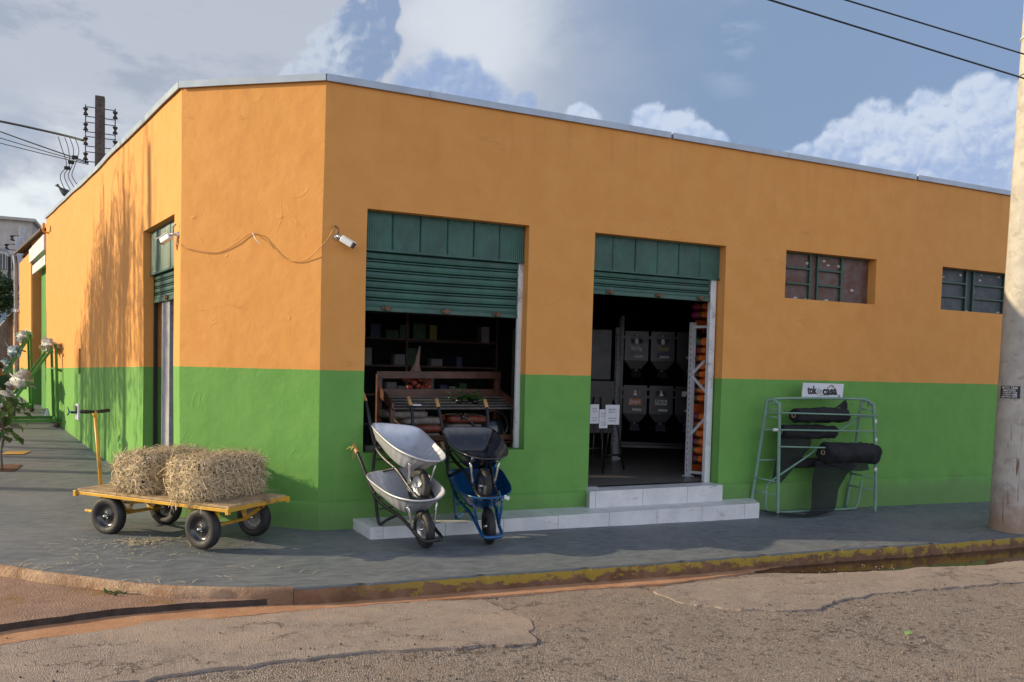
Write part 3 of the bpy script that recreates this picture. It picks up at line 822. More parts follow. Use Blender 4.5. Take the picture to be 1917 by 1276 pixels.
def small_window(x0, x1, z0, z1, pane, scraps, sd):
    r = random.Random(sd); y = .115
    mb = MB()
    W_ = x1-x0
    xs = [x0+W_*f for f in (.045, .315, .40, .665)] if sd == 1 else [x0+W_*f for f in (.01, .40, .50, .93)]
    for i, xx in enumerate(xs): mb.bar((xx+.012, y, z0), (xx+.012, y, z1), .03, .03, up=(0, 1, 0))
    for a, b in ((0, 1), (2, 3)):
        for f in (.34, .67): mb.bar((xs[a]+.027, y-.004, z0+(z1-z0)*f), (xs[b]-.003, y-.004, z0+(z1-z0)*f), .036, .024)
    mb.bar((x0+.002, y+.006, z0+.008), (x1-.002, y+.006, z0+.008), .03, .014); mb.bar((x0+.002, y+.006, z1-.008), (x1-.002, y+.006, z1-.008), .03, .014)
    wd = mb.build('window', MAT['win_frame'], shop, bevel=.003)
    mb = MB(); mb.box(((x0+x1)/2, y+.022, (z0+z1)/2), (W_-.006, .006, z1-z0-.004)); mb.build('pane', pane, wd)
    for k in range(scraps):
        cx, cz = x0+W_*r.uniform(.08, .9), z0+(z1-z0)*r.choice((.93, .88, .06, .5, .8, .3, .04)); s_ = r.uniform(.012, .05)
        pl = [(cx+s_*r.uniform(.4, 1.1)*cos(a)*1.4, cz+s_*r.uniform(.4, 1.0)*sin(a)*.7) for a in (0, 1.1, 2.0, 3.1, 4.2, 5.2)]
        mb = MB(); mb.add([(x, y+.016, z) for x, z in pl], [tuple(range(6))]); mb.build('paper_scrap', MAT['scrap'], wd)
    return wd
w1 = small_window(*SW1, MAT['glass_dirty'], 9, 1)
w2 = small_window(*SW2, MAT['glass_blue'], 9, 2)
w1['label'] = 'window with grimy brown ribbed panes'; w2['label'] = 'window with dusty blue-grey panes beside the pole'

# entrance steps
steps = thing('entrance_steps', 'grey tiled double step below the open shop doorway', 'steps', (0, 0, 0))
low = [(.352, -.02), (.412, -.540), (5.40, -.405), (5.62, -.02)]
def zl(x, y): return .069-.0033*(x-.4)
MB().prism(low, lambda x, y: G(x, y)-.05, zl).build('lower_step', MAT['tile'], steps, bevel=.004)
upp = [(3.165, -.0), (3.10, -.15), (5.00, -.13), (5.065, -.0)]
MB().prism([(3.16, .14), (3.10, -.15), (5.05, -.12), (5.063, .14)], lambda x, y: .02, lambda x, y: .254).build('upper_step', MAT['tile'], steps, bevel=.004)
# ------------------------------------------------------------------ wheels
def tyre_profile(R, w, n=10):
    pr_ = []
    for k in range(n+1):
        a = pi*k/n
        pr_.append((R-w*.52*(1-abs(sin(a))**.6), -w/2*cos(a)))
    return [(R*.60, -w*.38)]+[(max(r, R*.62), h) for r, h in pr_]+[(R*.60, w*.38)]
def add_wheel(parent, c, axis, R, w, rim_m, hub_m, spoked=False, lug=.004):
    prof = tyre_profile(R, w); N = 60
    rim = MB()
    rim.lathe([(R*.655, -w*.40), (R*.66, -w*.34), (R*.60, -w*.33), (R*.55, -w*.10), (R*.34, -w*.05), (R*.17, -w*.20), (R*.10, -w*.24), (R*.10, w*.24), (R*.17, w*.20), (R*.34, w*.05), (R*.55, w*.10), (R*.60, w*.33), (R*.66, w*.34), (R*.655, w*.40)], c, axis, 36,
              mod=(lambda j, k: 0))
    ob = rim.build('wheel', rim_m, parent)
    t_ = MB()
    def mod(j, k):
        if 4 <= j <= len(prof)-5: return lug if ((k+(j % 2)) % 2 == 0) else -lug*.2
        return 0
    t_.lathe(prof, c, axis, N, mod=mod)
    t_.build('tyre', MAT['rubber'], ob)
    h = MB(); ax = V(axis).normalized(); cc = V(c)
    h.lathe([(0, -w*.62), (R*.055, -w*.62), (R*.06, -w*.50), (R*.085, -w*.48), (R*.09, w*.48), (R*.06, w*.50), (R*.055, w*.62), (0, w*.62)], c, axis, 12)
    h.build('hub', hub_m, ob)
    if spoked:
        b = MB(); u = ax.orthogonal().normalized(); v = ax.cross(u)
        for sgn in (-1, 1):
            for k in range(6):
                a = 2*pi*k/6; p = cc+(u*cos(a)+v*sin(a))*R*.44
                b.tube([p+ax*sgn*w*.07, p+ax*sgn*w*.12], .005, 6)
        b.build('wheel_bolts', MAT['chrome'], ob)
    return ob

# ------------------------------------------------------------------ wheelbarrows
HU, HZ, HW = 1.171, .448, .274
def smooth_path(pts, n=6):
    pts = [V(p) for p in pts]; out = []
    for i in range(len(pts)-1):
        p0 = pts[max(i-1, 0)]; p1 = pts[i]; p2 = pts[i+1]; p3 = pts[min(i+2, len(pts)-1)]
        for k in range(n):
            t_ = k/n; out.append(.5*((2*p1)+(p2-p0)*t_+(2*p0-5*p1+4*p2-p3)*t_*t_+(3*p1-p0-3*p2+p3)*t_**3))
    return out+[pts[-1]]
def tray_loops(ribs, N=144):
    """rim outline, sides and floor of the pan; u to the rear, w to the side"""
    def outline(ur, uf, wr, wf, rc_r, rc_f, bow):
        # superellipse-cornered trapezoid, rounded nose
        out = []
        for k in range(N):
            a = 2*pi*k/N; c_, s_ = cos(a), sin(a)
            e = 5.5 if c_ > 0 else 3.4
            rr = (abs(c_)**e+abs(s_)**e)**(-1/e)
            x, y = rr*c_, rr*s_
            f = (x+1)/2
            u = uf+(ur-uf)*f-(bow*(1-min(1, abs(y))**2) if x < 0 else 0)*max(0, -x)
            w_ = (wf+(wr-wf)*f)*y
            out.append((u, w_))
        return out
    rim = outline(.825, .005, .308, .262, 0, 0, .085)
    mid = outline(.74, .10, .255, .205, 0, 0, .05)
    flo = outline(.62, .20, .185, .145, 0, 0, .03)
    def zr(u): return .338+(.275-.338)*min(1, max(-.2, u/.8))-.012*sin(pi*min(1, max(0, u/.8)))
    loops = []
    def rib(k, amp):
        if not ribs: return 0
        a = 2*pi*k/N; c_ = cos(a); s_ = abs(sin(a))
        wgt = max(0, min(1, (.25-c_)/.4))*1.0 + .5*max(0, 1-abs(c_-.85)/.2)
        return amp*wgt*sin(k*2*pi/5.0)
    def lp(o, zf, k_in=0, amp=0, sc=1.0):
        l = []
        for k, (u, w_) in enumerate(o):
            cu, cw = .41, 0
            d = V((u-cu, w_-cw, 0)); dn = d.normalized()
            q = V((cu, cw, 0))+d*sc+dn*(k_in+rib(k, amp)); l.append((q.x, q.y, zf(u)))
        return l
    z1 = lambda u: zr(u)
    loops.append(lp(rim, lambda u: zr(u)-.012, .008))
    loops.append(lp(rim, lambda u: zr(u)-.004, .013))
    loops.append(lp(rim, lambda u: zr(u)+.004, .009))
    loops.append(lp(rim, lambda u: zr(u)+.004, .0))
    loops.append(lp(rim, lambda u: zr(u)-.004, -.004))
    zm = lambda u: zr(u)*.5+.5*(.115)+.0
    loops.append(lp([((a[0]*.7+b[0]*.3), (a[1]*.7+b[1]*.3)) for a, b in zip(rim, mid)], lambda u: zr(u)-.045, 0, .004))
    loops.append(lp(mid, lambda u: zr(u)-.115, 0, .0045))
    loops.append(lp([((a[0]*.35+b[0]*.65), (a[1]*.35+b[1]*.65)) for a, b in zip(mid, flo)], lambda u: .125+.01*(u-.4), 0, .003))
    loops.append(lp(flo, lambda u: .098+.02*abs(u-.4), 0, 0))
    loops.append(lp(flo, lambda u: .093, 0, 0, .8))
    loops.append(lp(flo, lambda u: .090, 0, 0, .35))
    inner = loops
    outer = []
    for i in (8, 7, 6, 5, 4):
        outer.append([(p[0]+(p[0]-.41)*.006, p[1]*1.012, p[2]-.004) for p in inner[i]])
    return inner, outer
def make_barrow(name, label, pose, tray_m, frame_m, leg_m, strut_m, rim_m, ribs, grips=True):
    x, y, z, yw, pi_, ro = pose
    root = thing(name, label, 'wheelbarrow', group='stacked wheelbarrows by the display window')
    ud = V((sin(yw), cos(yw), 0)); wd = V((-cos(yw), sin(yw), 0)); zd = V((0, 0, 1))
    Rm = Matrix((ud, wd, zd)).transposed()           # columns
    Pm = Matrix(((cos(pi_), 0, -sin(pi_)), (0, 1, 0), (sin(pi_), 0, cos(pi_))))
    Ro = Matrix(((1, 0, 0), (0, cos(ro), -sin(ro)), (0, sin(ro), cos(ro))))
    m_ = (Rm @ Pm @ Ro)
    mirrored = m_.determinant() < 0
    if mirrored:        # u,w,z must be right handed: flip w
        m_ = m_ @ Matrix.Diagonal((1, -1, 1)); sg = -1
    else: sg = 1
    root.matrix_world = Matrix.Translation((x, y, z)) @ m_.to_4x4()
    # pan
    inner, outer = tray_loops(ribs)
    mb = MB(); mb.loft(inner, True, False, True)
    mb.loft([inner[0]]+[outer[-1]]+outer[::-1][1:], True, False, True)
    mb.build('tray', tray_m, root)
    # frame: two bent tubes joined by the bow in front of the wheel
    half = [(HU-.11, HW, HZ-.041), (.95, .264, .325), (.82, .25, .212), (.70, .232, .108), (.60, .21, .058), (.45, .18, .040), (.25, .145, .045), (.08, .115, .008), (-.05, .105, -.008), (-.16, .098, -.012), (-.212, .07, -.012)]
    path = smooth_path(half+[(-.218, 0, -.012)]+[(u, -w_, h) for u, w_, h in half[::-1]], 5)
    MB().tube(path, .0175, 10).build('frame', frame_m, root)
    for s_ in (-1, 1):
        a = V((HU-.115, HW*s_, HZ-.043)); b = V((HU+.01, (HW+.003)*s_, HZ+.005))
        if grips: MB().tube([a, a.lerp(b, .06), a.lerp(b, .5), a.lerp(b, .95), b], [.0185, .0215, .0205, .0215, .014], 10).build('handle_grip', MAT['grip'], root)
        leg = smooth_path([(.69, .228*s_, .13), (.645, .225*s_, .02), (.585, .219*s_, -.135), (.555, .217*s_, -.166), (.515, .212*s_, -.150), (.40, .19*s_, -.05), (.28, .158*s_, .045)], 5)
        MB().tube(leg, .0165, 8).build('leg', leg_m, root)
        MB().tube(smooth_path([(.075, .150*s_, .22), (.055, .14*s_, .18), (.02, .112*s_, .015)], 4), .0135, 8).build('strut', strut_m, root)
        MB().bar((.03, .108*s_, -.012), (-.035, .108*s_, -.012), .05, .004, up=(0, 1, 0)).bar((.0, .100*s_, .0), (.0, .118*s_, 0), .022, .022).build('axle_bracket', MAT['chrome'], root)
    mb = MB(); mb.tube([(.60, -.21, -.03), (.60, .21, -.03)], .008, 6); mb.tube([(.62, -.21, .09), (.62, .21, .09)], .010, 6)
    mb.build('cross_brace', leg_m, root)
    add_wheel(root, (0, 0, 0), (0, 1, 0), .177, .082, rim_m, MAT['chrome'], lug=.005)
    return root
make_barrow('wheelbarrow', 'silver wheelbarrow standing on the ground with a yellow rag on its handle', (.808, -1.014, .122, -.153, .264, -.086), MAT['steel_tray'], MAT['black'], MAT['black'], MAT['chrome'], MAT['chrome'], True)
make_barrow('wheelbarrow', 'silver wheelbarrow stacked on top of the other silver one', (.86, -.67, .470, -.169, .40, .106), MAT['steel_tray'], MAT['black'], MAT['black'], MAT['chrome'], MAT['chrome'], True)
make_barrow('wheelbarrow', 'glossy black wheelbarrow stacked on top of the blue one', (1.475, -.854, .484, .096, .341, .005), MAT['black_tray'], MAT['black'], MAT['black'], MAT['chrome'], MAT['chrome'], False)
make_barrow('wheelbarrow', 'blue wheelbarrow standing on the ground under the black one', (1.504, -.935, .096, .154, .266, -.052), MAT['blue'], MAT['blue'], MAT['blue'], MAT['blue'], MAT['black'], False)
# rag tied to the lower silver handle
mb = MB(); c = V((.352, -.075, .815))
for (dx, dy, dz, r) in ((-.05, -.03, -.03, .010), (-.09, -.02, -.02, .008), (.0, -.02, -.11, .008), (-.02, .0, -.13, .006)):
    mb.tube(smooth_path([c, c+V((dx*.5, dy, dz*.3+.012)), c+V((dx, dy, dz))], 4), [r*.8]*3+[r]*3+[r*.5]*3, 6)
mb.tube([c+V((.02*cos(a), .0, .02*sin(a))) for a in (0, 1, 2, 3, 4, 5)], .008, 6, closed=True)
tag(mb.build('rag', mat("yellow rag", (.55, .50, .12), .9)), 'yellow rag knotted round the handle of a wheelbarrow', 'rag')
tg = MB().box((1.62, -1.105, .40), (.055, .006, .035), Matrix.Rotation(.4, 3, 'Y')).build('label_tag', MAT['paper'])
tag(tg, 'crumpled white tag hanging from the blue wheelbarrow front', 'tag')

# ------------------------------------------------------------------ hand cart
CC = V((-1.292, .008, -.012)); CA = atan2(-.744, .668)
cart = thing('hand_cart', 'yellow four-wheeled platform cart with a wooden deck and upright T-handle', 'hand cart', CC, CA)
LX, LY, ZT = .94, .376, .425
mb = MB(); nb = 5
for k in range(nb):
    y0 = -LY+2*LY*k/nb; mb.box((0, y0+LY/nb, ZT-.012+.001*(k % 2)), (2*LX, 2*LY/nb-.004, .022))
mb.build('deck', MAT['deck'], cart, bevel=.003)
mb = MB()
for s_ in (-1, 1):
    mb.bar((-LX, s_*(LY+.004), ZT-.040), (LX, s_*(LY+.004), ZT-.040), .010, .030); mb.bar((-LX, s_*(LY-.02), ZT-.052), (LX, s_*(LY-.02), ZT-.052), .04, .006)
    mb.bar((s_*(LX+.004), -LY, ZT-.036), (s_*(LX+.004), LY, ZT-.036), .010, .038); mb.bar((s_*(LX-.03), -LY, ZT-.052), (s_*(LX-.03), LY, ZT-.052), .04, .006)
    mb.bar((s_*.3, -LY+.01, ZT-.045), (s_*.3, LY-.01, ZT-.045), .03, .036)
mb.build('frame', MAT['yellow'], cart, bevel=.002)
for sx in (-1, 1):
    for sy in (-1, 1):
        MB().box((sx*(LX+.006), sy*(LY+.012), ZT-.045), (.035, .035, .055)).build('stake_pocket', MAT['yellow'], cart, bevel=.003)
RW_ = .187
# rear axle (right end) with braces
mb = MB(); ax = .60
mb.tube([(ax, -.26, RW_), (ax, .26, RW_)], .017, 8)
for s_ in (-1, 1):
    mb.bar((ax, s_*.20, RW_), (ax+.20, s_*.34, ZT-.055), .035, .008, up=(0, 1, 0)); mb.bar((ax, s_*.20, RW_), (ax-.19, s_*.32, ZT-.055), .035, .008, up=(0, 1, 0))
    mb.bar((ax, s_*.20, RW_), (ax, s_*.20, ZT-.05), .035, .008, up=(0, 1, 0))
mb.build('axle', MAT['yellow'], cart)
# steering fore-carriage
fx = -.56; sa = .10
mb = MB()
mb.tube([(fx-.02, -.26, RW_), (fx+.02, .26, RW_)], .017, 8)
mb.tube([(fx+.17*cos(a), .17*sin(a), ZT-.13) for a in [2*pi*k/24 for k in range(24)]], .012, 6, closed=True)
mb.tube([(fx+.17*cos(a), .17*sin(a), ZT-.06) for a in [2*pi*k/24 for k in range(24)]], .010, 6, closed=True)
for s_ in (-1, 1):
    mb.bar((fx+.02, s_*.13, RW_), (fx+.13, s_*.16, ZT-.055), .035, .008, up=(0, 1, 0)); mb.bar((fx, s_*.13, RW_), (fx-.12, s_*.16, ZT-.055), .035, .008, up=(0, 1, 0))
mb.tube([(fx, -.05, RW_), (-LX-.12, -.02, RW_+.03)], .018, 8); mb.tube([(-LX-.02, -.12, RW_+.02), (-LX-.02, .06, RW_+.02)], .012, 6)
mb.tube([(fx-.05, -.28, RW_+.01), (fx-.36, -.30, RW_+.015)], .014, 8)
mb.build('steering_axle', MAT['yellow'], cart)
for (wx, wy, m_, sp) in ((fx-.03, -.315, 'rim_black', False), (fx+.03, .305, 'rim_black', False), (ax, -.325, 'rim_black', False), (ax, .325, 'rim_grey', True)):
    a = .09 if wx < 0 else 0
    add_wheel(cart, (wx, wy, RW_), (sin(-a), cos(a), 0), RW_, .10, MAT[m_], MAT['chrome'], sp, .0025)
hp0 = V((-LX-.10, -.02, RW_+.03)); hp1 = V((-LX-.165, -.055, 1.135))
MB().tube([hp0, hp0.lerp(hp1, .5), hp1], [.017, .017, .016], 10).tube([hp1+V((0, 0, -.05)), hp1], [.017, .026], 8).build('handle_pole', MAT['yellow'], cart)
for s_ in (-1, 1):
    MB().tube([hp1+V((.0, .012*s_, .006)), hp1+V((.0, .045*s_, .006)), hp1+V((-.0, .10*s_, .008)), hp1+V((-.0, .158*s_, .012)), hp1+V((-.0, .168*s_, .012))], [.013, .018, .0195, .0185, .010], 10).build('handle_grip', MAT['black'], cart)

# ------------------------------------------------------------------ hay bales
def make_bale(name, label, cx, cy, lx, ly, h, seed, rz=0):
    r = random.Random(seed)
    loc = CC+Matrix.Rotation(CA, 3, 'Z') @ V((cx, cy, ZT))
    root = thing(name, label, 'hay bale', loc, CA+rz, group='hay bales on the hand cart')
    bm = bmesh.new(); bmesh.ops.create_cube(bm, size=1)
    bmesh.ops.subdivide_edges(bm, edges=bm.edges[:], cuts=9, use_grid_fill=True)
    def shape(p):
        q = V((p.x*2, p.y*2, p.z*2))
        e = (abs(q.x)**7+abs(q.y)**7+abs(q.z)**7)**(1/7)
        q = q/max(e, .3) if e > 1 else q
        b = .05*noise.noise(V((q.x*1.7, q.y*1.7, q.z*1.7+seed)))+.04*noise.noise(V((q.x*5, q.y*5, q.z*5+seed)))
        q = q*(1+b)
        return V((q.x*lx/2*.96, q.y*ly/2*.96, (q.z*.96+1)*h/2))
    for v in bm.verts: v.co = shape(v.co)+V((noise.noise(v.co*30+V((seed, 0, 0))), noise.noise(v.co*30+V((0, seed, 0))), noise.noise(v.co*30+V((0, 0, seed)))))*.010
    bmesh.ops.recalc_face_normals(bm, faces=bm.faces[:])
    areas = [f.calc_area() for f in bm.faces]; faces = bm.faces[:]
    core = [(f.calc_center_median().copy(), f.normal.copy()) for f in faces]
    tris = []
    for f in faces:
        for _ in range(1): tris.append(f)
    me = bpy.data.meshes.new('bale_core')
    mb = MB(); pick = r.choices(range(len(faces)), weights=areas, k=7600)
    for fi in pick:
        f = faces[fi]; nrm = f.normal; vs = [v.co for v in f.verts]
        a, b = r.random(), r.random()
        p = vs[0].lerp(vs[1], a).lerp(vs[3].lerp(vs[2], a), b) if len(vs) == 4 else f.calc_center_median()
        if p.z < .015 and nrm.z < -.3: continue
        t1 = nrm.orthogonal().normalized(); t1 = Matrix.Rotation(r.uniform(0, 2*pi), 3, nrm) @ t1
        L_ = r.uniform(.05, .19)*(1 if r.random() < .93 else 1.5); wd = r.uniform(.0014, .0036)*(1 if r.random() < .85 else 1.5)
        lift = r.uniform(-.006, .034)*(1.0 if r.random() < .8 else 2.2)
        out = r.uniform(-.1, .35) if r.random() < .82 else r.uniform(.3, .9)
        d = (t1+nrm*out).normalized(); side = d.cross(nrm).normalized()*wd
        bend = V((r.uniform(-1, 1), r.uniform(-1, 1), r.uniform(-1.4, .4)))*.018
        p0 = p+nrm*(lift-.006)-d*L_*.4; p1 = p+nrm*(lift+.006)+bend*.5; p2 = p+d*L_*.6+nrm*lift+bend-V((0, 0, abs(out)*.012))
        for q in (p0, p1, p2): q.z = max(q.z, .002)
        mb.add([p0-side, p0+side, p1+side, p1-side, p2+side*.5, p2-side*.5], [(0, 1, 2, 3), (3, 2, 4, 5)])
    for _ in range(520):
        e_ = r.choice((0, 1, 2, 3)); u_ = r.uniform(-1, 1); o_ = abs(r.gauss(0, .06))
        p = V((u_*lx/2, -ly/2-o_+.03, .004)) if e_ == 0 else V((u_*lx/2, ly/2+o_-.03, .004)) if e_ == 1 else V((-lx/2-o_+.03, u_*ly/2, .004)) if e_ == 2 else V((lx/2+o_-.03, u_*ly/2, .004))
        a = r.uniform(0, 2*pi); d = V((cos(a), sin(a), 0)); L_ = r.uniform(.04, .13); side = V((-sin(a), cos(a), 0))*r.uniform(.0014, .003)
        if p.y < -.41:
            if r.random() > .16: continue
            p.z -= r.random()*.02; p.y = -.425-r.random()*.01; d = V((d.x*.8, -.12, -1)).normalized(); L_ *= r.uniform(.5, 1.1)
        p.z += r.uniform(0, .014); q_ = p+d*L_+V((0, 0, r.uniform(-.004, .012)))
        mb.add([p-side, p+side, q_+side*.6, q_-side*.6], [(0, 1, 2, 3)])
    bm.to_mesh(me); bm.free(); me.materials.append(MAT['straw_core'])
    o = bpy.data.objects.new('bale_core', me); COL.objects.link(o); o.parent = root
    for p_ in me.polygons: p_.use_smooth = True
    st = mb.build('hay_strands', MAT['straw'], root)
    mb2 = MB()
    for yy in (-.24, .24):
        q = [(lx/2*.97, 0), (lx/2*.9, h*.98), (0, h*1.0), (-lx/2*.9, h*.98), (-lx/2*.97, 0)]
    return root
make_bale('hay_bale', 'loose shaggy hay bale at the handle end of the cart', -.285, .055, .43, .83, .36, 3, .03)
make_bale('hay_bale', 'loose shaggy hay bale at the open end of the cart, nearer the camera', .44, .025, .44, .83, .365, 8, -.02)

# straw litter on the pavement and the gutter
def litter(name, m_, n, spots, seed, lab=None, up=.003):
    r = random.Random(seed); mb = MB()
    for _ in range(n):
        cx, cy, sx, sy = r.choices([s_[:4] for s_ in spots], weights=[s_[4] for s_ in spots])[0]
        x = r.gauss(cx, sx); y = r.gauss(cy, sy)
        zf = G
        z = G(x, y)+up+r.uniform(0, .012)
        if y < kerb_y(x): z = RD(x, y)+.045+up
        a = r.uniform(0, 2*pi); L_ = r.uniform(.03, .13); wd = r.uniform(.0014, .0034)
        d = V((cos(a), sin(a), 0)); sd = V((-sin(a), cos(a), 0))*wd; c = V((x, y, z)); m2 = c+V((0, 0, r.uniform(0, .008)))+sd*r.uniform(-5, 5)
        p0 = c-d*L_/2; p2 = c+d*L_/2
        mb.add([p0-sd, p0+sd, m2+sd, m2-sd, p2+sd, p2-sd], [(0, 1, 2, 3), (3, 2, 4, 5)])
    o = mb.build(name, m_); tag(o, kind='stuff'); return o
def kerb_y(x):
    best = -99
    for (a, b) in zip(K, K[1:]):
        if min(a[0], b[0]) <= x <= max(a[0], b[0]) and a[1] < 2.5:
            return a[1]+(b[1]-a[1])*(x-a[0])/((b[0]-a[0]) or 1)
    return best
litter('straw_litter', MAT['straw_pale'], 330, [(-1.66, -.20, .10, .06, 5), (-1.60, -.25, .25, .12, 4), (-1.5, -.3, .55, .3, 3), (-1.9, -.55, .5, .35, 1.5), (-1.0, -.9, .5, .35, 1.6), (-2.3, -.95, .18, .08, 2.0), (-1.7, -1.58, .30, .06, 2.0), (-.4, -1.3, .6, .4, .5), (-1.3, .0, .5, .3, 1.2)], 5)
def pebbles(name, m_, n, seed, area, rs):
    r = random.Random(seed); mb = MB()
    for _ in range(n):
        x = r.uniform(area[0], area[1]); y = r.uniform(area[2], area[3]); s_ = r.uniform(*rs)
        z = rough_road(x, y)+s_*.2+(.02 if y > -3.1 else .002)
        b = [V((cos(a)*r.uniform(.6, 1), sin(a)*r.uniform(.6, 1), -.5)) for a in (0, 1.3, 2.6, 3.8, 5.1)]; t_ = [V((q.x*.6, q.y*.6, r.uniform(.3, .7))) for q in b]
        mb.add([V((x, y, z))+q*s_ for q in b+t_], [(0, 1, 6, 5), (1, 2, 7, 6), (2, 3, 8, 7), (3, 4, 9, 8), (4, 0, 5, 9), (5, 6, 7, 8, 9)])
    return tag(mb.build(name, m_), kind='stuff')
pebbles('gravel', mat("loose grit", (.30, .22, .17), .9, 0, .4, 50), 1500, 4, (-2.6, 5.5, -5.2, -2.2), (.003, .009))
pebbles('dark_gravel', mat("dark grit", (.05, .042, .038), .9, 0, .4, 50), 700, 9, (-2.6, 5.5, -5.2, -2.9), (.003, .010))
lf = MB(); c = V((3.76, -3.94, RD(3.76, -3.94)+.012))
lf.add([c+V(p) for p in ((-.055, -.02, 0), (-.02, .02, .012), (.03, .028, .016), (.062, .0, .004), (.02, -.022, .01), (-.02, -.026, .006))], [(0, 1, 4, 5), (1, 2, 3, 4)])
tag(lf.build('fallen_leaf', mat("fresh leaf", (.22, .36, .10), .6)), 'single pale green leaf lying on the rough asphalt', 'leaf')
# weed tuft at the broken kerb
mb = MB(); r = random.Random(2); c = V((-1.80, -1.53, RD(-1.8, -1.53)+.035))
for k in range(46):
    a = r.uniform(0, 2*pi); L_ = r.uniform(.04, .10); w_ = r.uniform(.008, .016); o_ = V((r.gauss(0, .035), r.gauss(0, .02), 0))
    d = V((cos(a), sin(a), r.uniform(.3, 1.2))).normalized(); sd = d.cross(V((0, 0, 1))).normalized()*w_
    mb.add([c+o_, c+o_+d*L_*.5+sd, c+o_+d*L_-V((0, 0, .012)), c+o_+d*L_*.5-sd], [(0, 1, 2, 3)])
tag(mb.build('weed', MAT['leaf']), 'small green weed growing at the foot of the broken kerb', 'weed')
# ------------------------------------------------------------------ net rack on the right
rack = thing('roll_rack', 'grey-green tubular rack holding rolls of black net against the green wall', 'rack', (6.5, -.25, -.15))
def rl(p): return V(p)-V((6.5, -.25, -.15))
def rtube(name, pts, r=.016, n=8): return MB().tube([rl(p) for p in pts], r, n).build(name, MAT['rackgreen'], rack)
gL = G(5.73, -.37); gR = G(7.39, -.41)
for (xf, xr, yf, yr, tag_) in ((5.735, 5.55, -.366, -.06, 'L'), (7.39, 7.24, -.416, -.06, 'R')):
    xt = 5.69 if tag_ == 'L' else 7.285
    g = G(xf, yf)
    path = [(xf, yf, g), (xf-.01, yf+.002, .3), (xt+.015, yf+.012, 1.22), (xt-.005, yf+.03, 1.30), (xt-.03, yf+.075, 1.345), (xt-.06, yf+.12, 1.335), (xt-.075, yf+.145, 1.27), (xr+.05, yr-.05, .5), (xr, yr, G(xr, yr))]
    MB().tube([rl(p) for p in smooth_path(path, 5)], .0215, 8).build('side_frame', MAT['rackgreen'], rack)
    for z in (.30, .13):
        f = (z+.13)/1.4; a = V((xf-.01, yf, z)); b = V((xr+.02, yr-.02, z+.03)); rtube('cross_rail', [a, b], .012, 6)
    for z in (1.12, 1.22): rtube('cross_rail', [V((xt+.01, yf+.01, z)), V((xt-.07, yf+.14, z+.01))], .010, 6)
rtube('top_rail', smooth_path([(5.655, -.30, 1.28), (5.67, -.30, 1.335), (5.73, -.30, 1.362), (6.5, -.30, 1.372), (7.2, -.32, 1.362), (7.27, -.33, 1.335), (7.285, -.33, 1.27)], 4), .017)
for z0, z1 in ((1.186, 1.149), (.969, .935)):
    rtube('bar', [(5.70, -.385, z0), (7.36, -.425, z1)], .011); rtube('bar', [(5.60, -.20, z0-.01), (7.30, -.22, z1-.01)], .011)
rtube('bar', [(5.715, -.385, .755), (7.37, -.425, .70)], .011)
rtube('bar', [(5.60, -.14, .56), (6.5, -.16, .545)], .011)
rtube('base_loop', smooth_path([(5.66, -.23, .24), (5.65, -.235, .0), (5.68, -.24, -.085), (5.78, -.24, -.115), (6.6, -.24, -.125), (7.15, -.24, -.13), (7.24, -.24, -.10), (7.28, -.25, .06), (7.30, -.25, .25)], 5), .014)
rtube('brace', [(5.66, -.23, .24), (5.80, -.24, .34), (6.35, -.24, .62), (6.9, -.2, .93), (7.22, -.22, 1.10)], .014)
for (x, y, z) in ((7.325, -.413, 1.07), (7.345, -.415, .82), (7.365, -.416, .42), (5.60, -.37, .955)):
    MB().tube([rl((x, y, z-.025)), rl((x, y, z+.025))] if x > 6 else [rl((5.64, -.33, .967)), rl((5.70, -.35, .967))], .021, 8).build('tape', MAT['white'], rack)

def net_roll(name, lab, a, b, r, seed, extra=None, core=True):
    root = thing(name, lab, 'net roll', a, 0, group='rolls of black shade net on the rack')
    a, b = V(a), V(b); d = b-a; n = 26; loops = []
    ax = d.normalized(); u = ax.orthogonal().normalized(); v = ax.cross(u)
    for i in range(n+1):
        f = i/n; l = []
        e = 1-.10*(1 if i in (0, n) else 0)
        for k in range(20):
            an = 2*pi*k/20
            rr = r*e*(1+.27*noise.noise(V((f*4, cos(an)*1.5, sin(an)*1.5+seed)))+.15*noise.noise(V((f*11, cos(an)*4, sin(an)*4+seed)))+.12*f*max(0, cos(an+seed)))
            l.append(ax*(d.length*f)+(u*cos(an)+v*sin(an))*rr)
        loops.append(l)
    mb = MB(); mb.loft(loops, True, True, True); mb.build('net', MAT['net'], root)
    if core:
        c = MB(); c.lathe([(.030, -.012), (.034, -.012), (.034, .02), (.022, .02), (.022, -.004), (.030, -.012)], (0, 0, 0), ax, 14); c.build('core_tube', mat("cardboard core", (.32, .24, .17), .8), root)
    if extra:
        for fn in extra: o = fn(); o.parent = root; o.location = -V(a)
    return root
def cloth(rows, m_=None, name='loose_net'):
    mb = MB(); mb.loft([smooth_path(r_, 5) for r_ in rows], closed=False)
    return mb.build(name, m_ or MAT['net'])
net2 = bpy.data.materials.new("sheer black net"); net2.use_nodes = True
_n = NT(net2.node_tree); _p = net2.node_tree.nodes['Principled BSDF']; _p.inputs['Base Color'].default_value = (.008, .009, .012, 1); _p.inputs['Roughness'].default_value = .9
_p.inputs['Alpha'].default_value = .88
